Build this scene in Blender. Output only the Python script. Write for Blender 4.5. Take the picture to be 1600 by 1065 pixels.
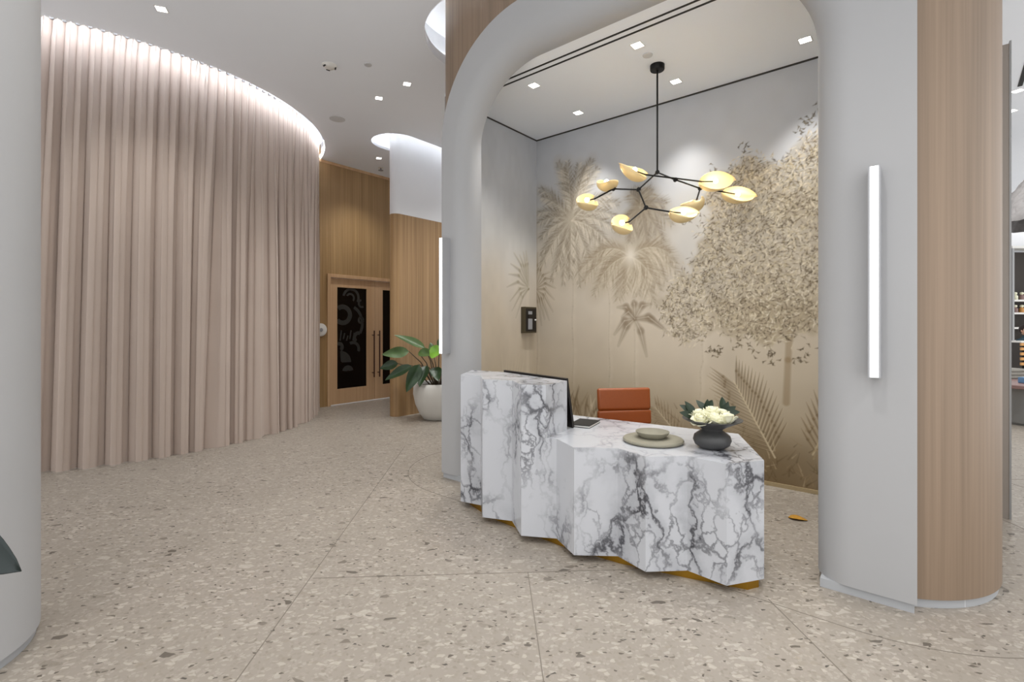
import bpy, bmesh, math, random
import numpy as np
from mathutils import Vector, Matrix, geometry

for o in list(bpy.data.objects):
    bpy.data.objects.remove(o)
scene = bpy.context.scene
COL = scene.collection
PI = math.pi
R = math.radians

# ------------------------------------------------------------------ camera, world, exposure
cam_d = bpy.data.cameras.new('camera')
cam_d.sensor_width = 36.0
cam_d.lens = 770.0 / 1600.0 * 36.0
cam_d.shift_y = -25.5 / 1600.0
cam_d.clip_start = 0.05
cam = bpy.data.objects.new('camera', cam_d)
cam.location = (0, 0, 1.53)
cam.rotation_euler = (R(90), 0, 0)
COL.objects.link(cam)
scene.camera = cam

world = bpy.data.worlds.new('world')
scene.world = world
world.use_nodes = True
world.node_tree.nodes['Background'].inputs[0].default_value = (0.995, 0.997, 1.0, 1)
world.node_tree.nodes['Background'].inputs[1].default_value = 1.58

vs = scene.view_settings
vs.view_transform = 'Standard'
vs.look = 'None'
vs.exposure = 0.0
vs.gamma = 1.0
vs.use_curve_mapping = False

# power of the recessed downlights and of the cove strips
P_ALCOVE, P_LOBBY, COVE, CURTAIN_LED = 80.0, 118.0, 10.0, 42.0


# ------------------------------------------------------------------ helpers
def lin(c):
    return tuple(((v / 255.0) / 12.92 if v <= 10 else ((v / 255.0 + 0.055) / 1.055) ** 2.4) for v in c)


MATS = {}


def new_mat(name):
    m = bpy.data.materials.new(name)
    m.use_nodes = True
    nt = m.node_tree
    b = nt.nodes['Principled BSDF']
    MATS[name] = m
    return m, nt, b


def plain(name, rgb, rough=0.6, metal=0.0, spec=0.5, noise=0.0, nscale=20.0, bump=0.0, emit=0.0, sheen=0.0):
    m, nt, b = new_mat(name)
    c = lin(rgb)
    b.inputs['Base Color'].default_value = (*c, 1)
    b.inputs['Roughness'].default_value = rough
    b.inputs['Metallic'].default_value = metal
    b.inputs['Specular IOR Level'].default_value = spec
    if sheen:
        b.inputs['Sheen Weight'].default_value = sheen
    if emit:
        b.inputs['Emission Color'].default_value = (*c, 1)
        b.inputs['Emission Strength'].default_value = emit
    if noise or bump:
        tc = nt.nodes.new('ShaderNodeTexCoord')
        n = nt.nodes.new('ShaderNodeTexNoise')
        n.inputs['Scale'].default_value = nscale
        n.inputs['Detail'].default_value = 4
        nt.links.new(tc.outputs['Object'], n.inputs['Vector'])
        if noise:
            mx = nt.nodes.new('ShaderNodeMix')
            mx.data_type = 'RGBA'
            mx.inputs['A'].default_value = (*[v * (1 - noise) for v in c], 1)
            mx.inputs['B'].default_value = (*[min(1, v * (1 + noise)) for v in c], 1)
            nt.links.new(n.outputs['Fac'], mx.inputs['Factor'])
            nt.links.new(mx.outputs['Result'], b.inputs['Base Color'])
        if bump:
            bp = nt.nodes.new('ShaderNodeBump')
            bp.inputs['Strength'].default_value = bump
            bp.inputs['Distance'].default_value = 0.01
            nt.links.new(n.outputs['Fac'], bp.inputs['Height'])
            nt.links.new(bp.outputs['Normal'], b.inputs['Normal'])
    return m


class MB:
    """collects shapes, then links them as one mesh object"""

    def __init__(self):
        self.v = []
        self.f = []

    def box(self, x0, x1, y0, y1, z0, z1):
        n = len(self.v)
        self.v += [(x0, y0, z0), (x1, y0, z0), (x1, y1, z0), (x0, y1, z0), (x0, y0, z1), (x1, y0, z1), (x1, y1, z1), (x0, y1, z1)]
        self.f += [tuple(n + i for i in q) for q in ((0, 3, 2, 1), (4, 5, 6, 7), (0, 1, 5, 4), (1, 2, 6, 5), (2, 3, 7, 6), (3, 0, 4, 7))]
        return self

    def prism(self, pts, z0, z1):
        n = len(self.v)
        k = len(pts)
        a = sum(pts[i][0] * pts[(i + 1) % k][1] - pts[(i + 1) % k][0] * pts[i][1] for i in range(k))
        if a < 0:
            pts = list(reversed(pts))
        self.v += [(p[0], p[1], z0) for p in pts] + [(p[0], p[1], z1) for p in pts]
        self.f.append(tuple(n + i for i in reversed(range(k))))
        self.f.append(tuple(n + k + i for i in range(k)))
        for i in range(k):
            j = (i + 1) % k
            self.f.append((n + i, n + j, n + k + j, n + k + i))
        return self

    def wall(self, pts, z0, z1, closed=False):
        n = len(self.v)
        k = len(pts)
        self.v += [(p[0], p[1], z0) for p in pts] + [(p[0], p[1], z1) for p in pts]
        for i in range(k if closed else k - 1):
            j = (i + 1) % k
            self.f.append((n + i, n + j, n + k + j, n + k + i))
        return self

    def grid(self, rows):
        n = len(self.v)
        w = len(rows[0])
        for r in rows:
            self.v += [tuple(p) for p in r]
        for i in range(len(rows) - 1):
            for j in range(w - 1):
                a = n + i * w + j
                self.f.append((a, a + 1, a + w + 1, a + w))
        return self

    def lathe(self, prof, seg=32, center=(0, 0, 0)):
        cx, cy, cz = center
        rows = []
        for r, z in prof:
            rows.append([(cx + r * math.cos(2 * PI * k / seg), cy + r * math.sin(2 * PI * k / seg), cz + z) for k in range(seg)])
        n = len(self.v)
        for r in rows:
            self.v += r
        for i in range(len(rows) - 1):
            for j in range(seg):
                a = n + i * seg + j
                b = n + i * seg + (j + 1) % seg
                self.f.append((a, b, b + seg, a + seg))
        self.f.append(tuple(n + j for j in reversed(range(seg))))
        self.f.append(tuple(n + (len(rows) - 1) * seg + j for j in range(seg)))
        return self

    def tube(self, path, rad, seg=10):
        path = [Vector(p) for p in path]
        if not isinstance(rad, (list, tuple)):
            rad = [rad] * len(path)
        n = len(self.v)
        for i, p in enumerate(path):
            d = (path[min(i + 1, len(path) - 1)] - path[max(i - 1, 0)]).normalized()
            up = Vector((0, 0, 1)) if abs(d.z) < 0.95 else Vector((1, 0, 0))
            a = d.cross(up).normalized()
            b = d.cross(a)
            for k in range(seg):
                t = 2 * PI * k / seg
                self.v.append(tuple(p + rad[i] * (math.cos(t) * a + math.sin(t) * b)))
        for i in range(len(path) - 1):
            for k in range(seg):
                a = n + i * seg + k
                b = n + i * seg + (k + 1) % seg
                self.f.append((a, a + seg, b + seg, b))
        self.f.append(tuple(n + k for k in range(seg)))
        self.f.append(tuple(n + (len(path) - 1) * seg + k for k in reversed(range(seg))))
        return self

    def ball(self, c, r, seg=14, rings=8, sc=(1, 1, 1)):
        prof = [(max(1e-4, math.sin(PI * i / rings)), -math.cos(PI * i / rings)) for i in range(rings + 1)]
        n = len(self.v)
        self.lathe(prof, seg)
        for i in range(n, len(self.v)):
            x, y, z = self.v[i]
            self.v[i] = (c[0] + x * r * sc[0], c[1] + y * r * sc[1], c[2] + z * r * sc[2])
        return self

    def xform(self, M, start=0):
        for i in range(start, len(self.v)):
            self.v[i] = tuple(M @ Vector(self.v[i]))
        return self

    def build(self, name, mat, parent=None, smooth=None, bevel=0.0, solid=0.0, loc=None, rz=None, subsurf=0, bseg=2):
        me = bpy.data.meshes.new(name)
        me.from_pydata(self.v, [], self.f)
        me.update()
        if isinstance(mat, str):
            mat = MATS[mat]
        me.materials.append(mat)
        if smooth is not None:
            me.polygons.foreach_set('use_smooth', [True] * len(me.polygons))
            me.set_sharp_from_angle(angle=R(smooth))
        o = bpy.data.objects.new(name, me)
        COL.objects.link(o)
        if parent is not None:
            o.parent = parent
        if loc is not None:
            o.location = loc
        if rz is not None:
            o.rotation_euler[2] = rz
        if solid:
            md = o.modifiers.new('solid', 'SOLIDIFY')
            md.thickness = solid
            md.offset = 0
        if bevel:
            md = o.modifiers.new('bevel', 'BEVEL')
            md.width = bevel
            md.segments = bseg
            md.limit_method = 'ANGLE'
            md.angle_limit = R(40)
        if subsurf:
            md = o.modifiers.new('sub', 'SUBSURF')
            md.levels = subsurf
            md.render_levels = subsurf
        return o


def tag(o, label, cat, group=None):
    o['label'] = label
    o['category'] = cat
    if group:
        o['group'] = group
    return o


def struct(o, label=None):
    o['kind'] = 'structure'
    if label:
        o['label'] = label
    return o


def thing(name, label, cat, loc=(0, 0, 0), rz=0.0, group=None):
    o = bpy.data.objects.new(name, None)
    o.empty_display_size = 0.1
    COL.objects.link(o)
    o.location = loc
    o.rotation_euler[2] = rz
    return tag(o, label, cat, group)


def copy_tree(o, parent=None):
    c = o.copy()
    COL.objects.link(c)
    c.parent = parent
    for ch in list(o.children):
        copy_tree(ch, c)
    return c


def arc(cx, cy, r, a0, a1, n):
    return [(cx + r * math.cos(R(a0 + (a1 - a0) * i / n)), cy + r * math.sin(R(a0 + (a1 - a0) * i / n))) for i in range(n + 1)]


def rrect(x0, x1, y0, y1, r, n=12):
    return (arc(x0 + r, y0 + r, r, 180, 270, n) + arc(x1 - r, y0 + r, r, 270, 360, n)
            + arc(x1 - r, y1 - r, r, 0, 90, n) + arc(x0 + r, y1 - r, r, 90, 180, n))


# the alcove's own frame: origin at the outer foot of the arch's left leg, x along the arch, y into the alcove
AO = Vector((-0.707, 4.95, 0))
AR = R(-39.68)
MA = Matrix.Translation(AO) @ Matrix.Rotation(AR, 4, 'Z')


def A(s, t, z=0.0):
    return MA @ Vector((s, t, z))


# the wood wall's frame: x along the wall, y into the wall
WO = Vector((-3.516, 9.147, 0))
WR = R(50.32)
MW = Matrix.Translation(WO) @ Matrix.Rotation(WR, 4, 'Z')
H = 4.59       # lobby ceiling
HA = 3.95      # alcove ceiling

# ------------------------------------------------------------------ materials
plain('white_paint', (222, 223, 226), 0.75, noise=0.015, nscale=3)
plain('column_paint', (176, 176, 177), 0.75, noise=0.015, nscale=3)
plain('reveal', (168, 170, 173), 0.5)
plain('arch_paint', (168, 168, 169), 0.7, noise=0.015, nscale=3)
plain('ceiling_paint', (238, 242, 248), 0.85, noise=0.01, nscale=2)
plain('grey_metal', (150, 150, 150), 0.45, 0.6)
plain('black_metal', (26, 25, 24), 0.45, 0.6)
plain('black', (16, 16, 17), 0.6)
plain('shadow_gap', (52, 48, 43), 0.7)
plain('brass', (168, 128, 46), 0.35, 0.9, noise=0.1, nscale=8)
plain('brass_trim', (176, 158, 124), 0.5, 0.4)
plain('white_plastic', (225, 223, 218), 0.4)
plain('lamp_glow', (255, 252, 246), 0.5, emit=9.0)
plain('sconce_glow', (255, 255, 255), 0.5, emit=2.2)
plain('sconce_body', (160, 161, 164), 0.5)
plain('bulb_glow', (255, 241, 214), 0.5, emit=42.0)
plain('speaker_grey', (204, 205, 207), 0.7)
plain('cove_glow', (255, 253, 250), 0.5, emit=COVE)
plain('cove_glow_strong', (255, 253, 250), 0.5, emit=COVE * 3)
plain('curtain_led', (238, 245, 255), 0.5, emit=CURTAIN_LED)
plain('pot_white', (206, 204, 198), 0.55, noise=0.03, nscale=12, bump=0.05)
plain('soil', (38, 32, 26), 0.95, noise=0.3, nscale=60, bump=0.6)
plain('stem', (74, 62, 44), 0.6)
plain('leather', (146, 72, 22), 0.42, noise=0.08, nscale=40, bump=0.08)
plain('vase', (66, 66, 66), 0.45, noise=0.12, nscale=30, bump=0.06)
plain('stone_tray', (136, 132, 116), 0.7, noise=0.16, nscale=24, bump=0.12)
plain('petal', (236, 234, 206), 0.6)
plain('sprig', (26, 44, 26), 0.5)
plain('screen_black', (20, 15, 13), 0.3)
plain('paper', (220, 218, 212), 0.7)
plain('cabinet_bronze', (84, 76, 58), 0.45, 0.3)
plain('device_grey', (150, 152, 156), 0.4)
plain('glass_dark', (9, 9, 10), 0.12, spec=0.5)
plain('pattern_grey', (52, 53, 51), 0.4)
plain('pull_bronze', (70, 38, 28), 0.4, 0.7)
plain('hinge', (150, 118, 70), 0.4, 0.8)
plain('panel_metal', (146, 138, 130), 0.45, 0.35, noise=0.05, nscale=6)
plain('drum_grey', (128, 128, 126), 0.7)
plain('table_brown', (140, 112, 108), 0.5)
plain('blue_fabric', (104, 142, 182), 0.8)
plain('grey_fabric', (150, 146, 138), 0.9, noise=0.1, nscale=30)
plain('feather', (104, 102, 102), 0.9, noise=0.25, nscale=25)
plain('dark_wood', (44, 36, 29), 0.6)
plain('amber_wood', (206, 150, 84), 0.5)
plain('skin', (206, 160, 136), 0.6)
plain('hair', (40, 26, 22), 0.7)
plain('teal_cloth', (38, 62, 74), 0.9)
plain('carrier', (120, 118, 116), 0.5)
plain('leaf_gold', (176, 128, 34), 0.6, noise=0.25, nscale=40)
plain('joint', (118, 110, 100), 0.7)
plain('cap_white', (196, 197, 199), 0.6)


def leaf_mat(name, c0, c1, rough=0.35):
    m, nt, b = new_mat(name)
    tc = nt.nodes.new('ShaderNodeTexCoord')
    n = nt.nodes.new('ShaderNodeTexNoise')
    n.inputs['Scale'].default_value = 6
    mx = nt.nodes.new('ShaderNodeMix')
    mx.data_type = 'RGBA'
    mx.inputs['A'].default_value = (*lin(c0), 1)
    mx.inputs['B'].default_value = (*lin(c1), 1)
    nt.links.new(tc.outputs['Object'], n.inputs['Vector'])
    nt.links.new(n.outputs['Fac'], mx.inputs['Factor'])
    nt.links.new(mx.outputs['Result'], b.inputs['Base Color'])
    b.inputs['Roughness'].default_value = rough


leaf_mat('leaf_dark', (16, 34, 20), (46, 74, 38))
leaf_mat('leaf_mid', (36, 60, 30), (90, 118, 62))
leaf_mat('leaf_light', (96, 150, 44), (140, 190, 70))
leaf_mat('leaf_black', (10, 20, 20), (24, 40, 38))


def ramp(nt, stops, interp='LINEAR'):
    r = nt.nodes.new('ShaderNodeValToRGB')
    cr = r.color_ramp
    cr.interpolation = interp
    while len(cr.elements) > 1:
        cr.elements.remove(cr.elements[-1])
    cr.elements[0].position = stops[0][0]
    cr.elements[0].color = stops[0][1]
    for p, c in stops[1:]:
        e = cr.elements.new(p)
        e.color = c
    return r


def mathn(nt, op, a, b=None, clamp=False):
    n = nt.nodes.new('ShaderNodeMath')
    n.operation = op
    n.use_clamp = clamp
    for i, v in enumerate((a, b)):
        if v is None:
            continue
        if isinstance(v, (int, float)):
            n.inputs[i].default_value = v
        else:
            nt.links.new(v, n.inputs[i])
    return n.outputs[0]


def mixn(nt, fac, a, b):
    n = nt.nodes.new('ShaderNodeMix')
    n.data_type = 'RGBA'
    for k, v in (('Factor', fac), ('A', a), ('B', b)):
        if isinstance(v, tuple):
            n.inputs[k].default_value = (*v, 1)
        elif isinstance(v, (int, float)):
            n.inputs[k].default_value = v
        else:
            nt.links.new(v, n.inputs[k])
    return n.outputs['Result']


def wood_mat(name, c_dark, c_light, board=0.0, rough=0.5, grain=1.0, axis='X'):
    m, nt, b = new_mat(name)
    tc = nt.nodes.new('ShaderNodeTexCoord')
    mp = nt.nodes.new('ShaderNodeMapping')
    mp.inputs['Scale'].default_value = (34 * grain, 34 * grain, 0.55)
    nt.links.new(tc.outputs['Object'], mp.inputs['Vector'])
    n1 = nt.nodes.new('ShaderNodeTexNoise')
    n1.inputs['Scale'].default_value = 1.0
    n1.inputs['Detail'].default_value = 3
    nt.links.new(mp.outputs[0], n1.inputs['Vector'])
    mp2 = nt.nodes.new('ShaderNodeMapping')
    mp2.inputs['Scale'].default_value = (9 * grain, 9 * grain, 0.25)
    nt.links.new(tc.outputs['Object'], mp2.inputs['Vector'])
    n2 = nt.nodes.new('ShaderNodeTexNoise')
    n2.inputs['Scale'].default_value = 1.0
    n2.inputs['Detail'].default_value = 2
    nt.links.new(mp2.outputs[0], n2.inputs['Vector'])
    f = mathn(nt, 'ADD', mathn(nt, 'MULTIPLY', n1.outputs['Fac'], 0.55), mathn(nt, 'MULTIPLY', n2.outputs['Fac'], 0.45))
    f = mathn(nt, 'MULTIPLY', mathn(nt, 'SUBTRACT', f, 0.3), 2.5, True)
    col = mixn(nt, f, lin(c_dark), lin(c_light))
    if board:
        sx = nt.nodes.new('ShaderNodeSeparateXYZ')
        nt.links.new(tc.outputs['Object'], sx.inputs[0])
        fr = mathn(nt, 'FRACT', mathn(nt, 'MULTIPLY', sx.outputs[axis], 1.0 / board))
        gap = mathn(nt, 'LESS_THAN', fr, 0.10)
        col = mixn(nt, mathn(nt, 'MULTIPLY', gap, 0.35), col, tuple(v * 0.45 for v in lin(c_dark)))
        fl = nt.nodes.new('ShaderNodeMath')
        fl.operation = 'FLOOR'
        nt.links.new(mathn(nt, 'MULTIPLY', sx.outputs[axis], 1.0 / board), fl.inputs[0])
        wn = nt.nodes.new('ShaderNodeTexWhiteNoise')
        wn.noise_dimensions = '1D'
        nt.links.new(fl.outputs[0], wn.inputs['W'])
        col = mixn(nt, mathn(nt, 'MULTIPLY', wn.outputs['Value'], 0.16), col, lin(c_dark))
        bp = nt.nodes.new('ShaderNodeBump')
        bp.inputs['Strength'].default_value = 0.4
        bp.inputs['Distance'].default_value = 0.004
        nt.links.new(mathn(nt, 'SUBTRACT', 1.0, gap), bp.inputs['Height'])
        nt.links.new(bp.outputs['Normal'], b.inputs['Normal'])
    nt.links.new(col, b.inputs['Base Color'])
    b.inputs['Roughness'].default_value = rough


wood_mat('oak_boards', (142, 112, 72), (184, 152, 107), board=0.052)
wood_mat('oak_boards_partition', (136, 105, 68), (176, 143, 102), board=0.052)
wood_mat('oak_veneer', (116, 98, 80), (144, 123, 103), grain=1.3)
wood_mat('oak_door', (186, 150, 112), (208, 174, 136), grain=0.8)


def terrazzo():
    m, nt, b = new_mat('terrazzo')
    tc = nt.nodes.new('ShaderNodeTexCoord')
    base = nt.nodes.new('ShaderNodeTexNoise')
    base.inputs['Scale'].default_value = 1.3
    base.inputs['Detail'].default_value = 6
    nt.links.new(tc.outputs['Object'], base.inputs['Vector'])
    col = mixn(nt, base.outputs['Fac'], lin((143, 135, 124)), lin((154, 146, 136)))
    wob = nt.nodes.new('ShaderNodeTexNoise')
    wob.inputs['Scale'].default_value = 14
    nt.links.new(tc.outputs['Object'], wob.inputs['Vector'])

    def layer(col, scale, keep, edge, stops, rot, stretch, amt):
        mp = nt.nodes.new('ShaderNodeMapping')
        mp.inputs['Rotation'].default_value = (0, 0, rot)
        mp.inputs['Scale'].default_value = (scale, scale * stretch, 1)
        mp.inputs['Location'].default_value = (rot * 7.3, rot * 3.1, 0.37)
        av = nt.nodes.new('ShaderNodeVectorMath')
        av.operation = 'MULTIPLY_ADD'
        nt.links.new(wob.outputs['Color'], av.inputs[0])
        av.inputs[1].default_value = (0.03, 0.03, 0)
        nt.links.new(tc.outputs['Object'], av.inputs[2])
        nt.links.new(av.outputs[0], mp.inputs['Vector'])
        v1 = nt.nodes.new('ShaderNodeTexVoronoi')
        v1.voronoi_dimensions = '2D'
        v1.inputs['Scale'].default_value = 1
        v2 = nt.nodes.new('ShaderNodeTexVoronoi')
        v2.voronoi_dimensions = '2D'
        v2.feature = 'DISTANCE_TO_EDGE'
        v2.inputs['Scale'].default_value = 1
        for v in (v1, v2):
            nt.links.new(mp.outputs[0], v.inputs['Vector'])
        sp = nt.nodes.new('ShaderNodeSeparateColor')
        nt.links.new(v1.outputs['Color'], sp.inputs[0])
        k = mathn(nt, 'LESS_THAN', sp.outputs[0], keep)
        e = mathn(nt, 'GREATER_THAN', v2.outputs['Distance'], edge)
        rp = ramp(nt, [(p, (*lin(c), 1)) for p, c in stops], 'CONSTANT')
        nt.links.new(sp.outputs[1], rp.inputs[0])
        return mixn(nt, mathn(nt, 'MULTIPLY', mathn(nt, 'MULTIPLY', k, e), amt), col, rp.outputs[0])

    col = layer(col, 60, 0.55, 0.10, [(0, (173, 165, 155)), (0.35, (139, 131, 119)), (0.65, (158, 149, 140)), (0.9, (124, 116, 104))], 0.3, 1.0, 0.45)
    col = layer(col, 26, 0.22, 0.13, [(0, (191, 183, 171)), (0.55, (146, 137, 123)), (0.7, (182, 175, 165)), (0.92, (129, 121, 110))], 0.9, 1.7, 0.45)
    col = layer(col, 42, 0.038, 0.12, [(0, (76, 68, 60)), (0.5, (104, 96, 86)), (0.75, (57, 52, 47))], 2.1, 1.9, 0.85)
    col = layer(col, 11, 0.045, 0.16, [(0, (139, 130, 116)), (0.4, (191, 184, 173)), (0.75, (114, 107, 95))], 1.6, 2.0, 0.4)
    col = layer(col, 15, 0.018, 0.17, [(0, (85, 78, 70)), (0.5, (111, 103, 93))], 0.5, 1.8, 0.85)
    nt.links.new(col, b.inputs['Base Color'])
    b.inputs['Roughness'].default_value = 0.42
    b.inputs['Specular IOR Level'].default_value = 0.35


terrazzo()


def marble():
    m, nt, b = new_mat('marble')
    tc = nt.nodes.new('ShaderNodeTexCoord')
    w1 = nt.nodes.new('ShaderNodeTexNoise')
    w1.inputs['Scale'].default_value = 3.2
    w1.inputs['Detail'].default_value = 5
    w1.inputs['Roughness'].default_value = 0.6
    nt.links.new(tc.outputs['Object'], w1.inputs['Vector'])
    ma = nt.nodes.new('ShaderNodeVectorMath')
    ma.operation = 'MULTIPLY_ADD'
    nt.links.new(w1.outputs['Color'], ma.inputs[0])
    ma.inputs[1].default_value = (0.42, 0.42, 0.42)
    nt.links.new(tc.outputs['Object'], ma.inputs[2])

    def veins(scale, rot, width, stretch):
        mp = nt.nodes.new('ShaderNodeMapping')
        mp.inputs['Rotation'].default_value = rot
        mp.inputs['Scale'].default_value = (scale, scale, scale * stretch)
        nt.links.new(ma.outputs[0], mp.inputs['Vector'])
        v = nt.nodes.new('ShaderNodeTexVoronoi')
        v.feature = 'DISTANCE_TO_EDGE'
        v.inputs['Scale'].default_value = 1
        nt.links.new(mp.outputs[0], v.inputs['Vector'])
        mr = nt.nodes.new('ShaderNodeMapRange')
        mr.interpolation_type = 'SMOOTHSTEP'
        mr.inputs['From Min'].default_value = 0.0
        mr.inputs['From Max'].default_value = width
        mr.inputs['To Min'].default_value = 1.0
        mr.inputs['To Max'].default_value = 0.0
        nt.links.new(v.outputs['Distance'], mr.inputs['Value'])
        return mr.outputs[0]

    msk = nt.nodes.new('ShaderNodeTexNoise')
    msk.inputs['Scale'].default_value = 2.0
    msk.inputs['Detail'].default_value = 3
    nt.links.new(tc.outputs['Object'], msk.inputs['Vector'])
    mr = nt.nodes.new('ShaderNodeMapRange')
    mr.inputs['From Min'].default_value = 0.41
    mr.inputs['From Max'].default_value = 0.62
    nt.links.new(msk.outputs['Fac'], mr.inputs['Value'])
    big = mathn(nt, 'MULTIPLY', veins(3.0, (0.5, 0.7, 0.3), 0.05, 0.5), mathn(nt, 'ADD', mathn(nt, 'MULTIPLY', mr.outputs[0], 0.78), 0.12))
    soft = mathn(nt, 'MULTIPLY', veins(3.0, (0.5, 0.7, 0.3), 0.26, 0.5), mathn(nt, 'MULTIPLY', mr.outputs[0], 0.45))
    fine = mathn(nt, 'MULTIPLY', veins(6.0, (0.2, 0.9, 0.1), 0.07, 0.55), mathn(nt, 'MULTIPLY', mr.outputs[0], 0.8))
    col = mixn(nt, soft, lin((190, 192, 197)), lin((132, 134, 140)))
    col = mixn(nt, fine, col, lin((96, 97, 102)))
    col = mixn(nt, big, col, lin((58, 58, 64)))
    nt.links.new(col, b.inputs['Base Color'])
    b.inputs['Roughness'].default_value = 0.22


marble()


def curtain_mat():
    m, nt, b = new_mat('curtain_fabric')
    tc = nt.nodes.new('ShaderNodeTexCoord')
    n = nt.nodes.new('ShaderNodeTexNoise')
    n.inputs['Scale'].default_value = 1.5
    nt.links.new(tc.outputs['Object'], n.inputs['Vector'])
    nt.links.new(mixn(nt, n.outputs['Fac'], lin((184, 168, 157)), lin((196, 180, 169))), b.inputs['Base Color'])
    b.inputs['Roughness'].default_value = 0.95
    b.inputs['Specular IOR Level'].default_value = 0.1
    b.inputs['Sheen Weight'].default_value = 0.15


curtain_mat()


def gold_mat():
    m, nt, b = new_mat('shade_gold')
    b.inputs['Base Color'].default_value = (*lin((246, 222, 168)), 1)
    b.inputs['Metallic'].default_value = 0.3
    b.inputs['Roughness'].default_value = 0.45


gold_mat()

m, nt, b = new_mat('mural_paint')
at = nt.nodes.new('ShaderNodeAttribute')
at.attribute_name = 'print'
nt.links.new(at.outputs['Color'], b.inputs['Base Color'])
b.inputs['Roughness'].default_value = 0.8
b.inputs['Specular IOR Level'].default_value = 0.2

# ------------------------------------------------------------------ lights of the room (downlights are built as fixtures)


def downlight(x, y, z, label, rz=0.0, power=40.0, size=0.085, group=None, angle=100, blend=0.85):
    t = thing('ceiling_downlight', label, 'ceiling light', (x, y, z), rz, group)
    h = size / 2 + 0.008
    q = size / 2
    f = MB()
    f.box(-h, h, -h, -q, -0.004, 0.004).box(-h, h, q, h, -0.004, 0.004).box(-h, -q, -q, q, -0.004, 0.004).box(q, h, -q, q, -0.004, 0.004)
    f.build('trim_frame', 'white_plastic', t)
    MB().box(-q, q, -q, q, -0.0025, 0.003).build('lens', 'lamp_glow', t)
    ld = bpy.data.lights.new('downlight_beam', 'SPOT')
    ld.energy = power
    ld.spot_size = R(angle)
    ld.spot_blend = blend
    ld.shadow_soft_size = 0.05
    ld.color = (1.0, 0.98, 0.95)
    lo = bpy.data.objects.new('downlight_beam', ld)
    COL.objects.link(lo)
    lo.parent = t
    lo.location = (0, 0, -0.03)
    return t


# ------------------------------------------------------------------ floor and its divider strips
PLAN = [(-4.6, -0.8), (3.2, -0.8), (14.6, 10.4), (14.6, 14.0), (-9.2, 14.0), (-9.2, 3.9)]
fo = struct(MB().prism(PLAN, -0.2, 0.0).build('floor', 'terrazzo'), 'beige terrazzo floor with pale and dark stone chips')


def strip(pts, w=0.0045, closed=False):
    rows = []
    n = len(pts)
    for i, p in enumerate(pts):
        a = Vector(pts[max(i - 1, 0)])
        c = Vector(pts[min(i + 1, n - 1)])
        d = (c - a).normalized()
        nn = Vector((-d.y, d.x)) * w / 2
        rows.append([(p[0] - nn.x, p[1] - nn.y, 0.0012), (p[0] + nn.x, p[1] + nn.y, 0.0012)])
    mb = MB().grid(rows)
    k = len(mb.v)
    mb.v += [(v[0], v[1], -0.002) for v in mb.v]
    nr = len(rows)
    for i in range(nr - 1):
        a, c = 2 * i, 2 * i + 2
        mb.f.append((a, c, k + c, k + a))
        mb.f.append((a + 1, k + a + 1, k + c + 1, c + 1))
    return mb.build('divider_strip', 'joint', fo)


for x, ya, yb in ((-1.20, -0.7, 6.2), (0.12, -0.7, 3.05), (1.44, -0.7, 2.75), (2.76, 0.2, 2.1), (4.9, 4.0, 9.0)):
    strip([(x - 0.04 * (ya + (yb - ya) * k / 4 - 2.5), ya + (yb - ya) * k / 4) for k in range(5)])
for y, xa, xb in ((0.38, -3.2, 3.9), (1.72, -1.2, 5.2), (3.04, -1.2, 1.25), (4.6, 4.4, 7.2)):
    strip([(xa + (xb - xa) * k / 4, y + 0.055 * (xa + (xb - xa) * k / 4)) for k in range(5)])
ring = rrect(-0.74, 4.43, -0.36, 2.45, 1.02, 20)
ring = [A(*p).to_2d() for p in ring]
strip([tuple(p) for p in ring] + [tuple(ring[0])])

# ------------------------------------------------------------------ ceiling with its lit coves
CC, CR = (-5.979, 7.483), 2.934          # curtain cove
hole_curtain = [(CC[0] + CR * math.cos(2 * PI * k / 96), CC[1] + CR * math.sin(2 * PI * k / 96)) for k in range(96)]
hole_volume = [tuple(A(*p).to_2d()) for p in rrect(-0.60, 4.29, -0.20, 2.31, 0.9, 20)]
PC = Vector((-1.943, 8.296))              # corridor partition axis start
PD = Vector((math.cos(WR), math.sin(WR)))


def capsule(r, length=4.2, n=16):
    e = PC + PD * length
    a0 = math.degrees(WR) + 90
    return arc(PC.x, PC.y, r, a0, a0 + 180, n) + arc(e.x, e.y, r, a0 + 180, a0 + 360, n)


hole_part = capsule(0.41)
outer = PLAN
loops = [outer, hole_curtain, hole_volume, hole_part]
tris = geometry.tessellate_polygon([[Vector((p[0], p[1], 0)) for p in lp] for lp in loops])
mb = MB()
mb.v = [(p[0], p[1], H) for lp in loops for p in lp]
mb.f = [tuple(t) for t in tris]
co = struct(mb.build('ceiling', 'ceiling_paint'), 'pale grey lobby ceiling with curved cove cut-outs')


def grow(lp, d):
    out = []
    n = len(lp)
    for i in range(n):
        a = Vector(lp[i - 1])
        c = Vector(lp[(i + 1) % n])
        t = (c - a).normalized()
        out.append((lp[i][0] + t.y * d, lp[i][1] - t.x * d))
    return out


def ccw(lp):
    a = sum(lp[i][0] * lp[(i + 1) % len(lp)][1] - lp[(i + 1) % len(lp)][0] * lp[i][1] for i in range(len(lp)))
    return lp if a > 0 else list(reversed(lp))


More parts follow.
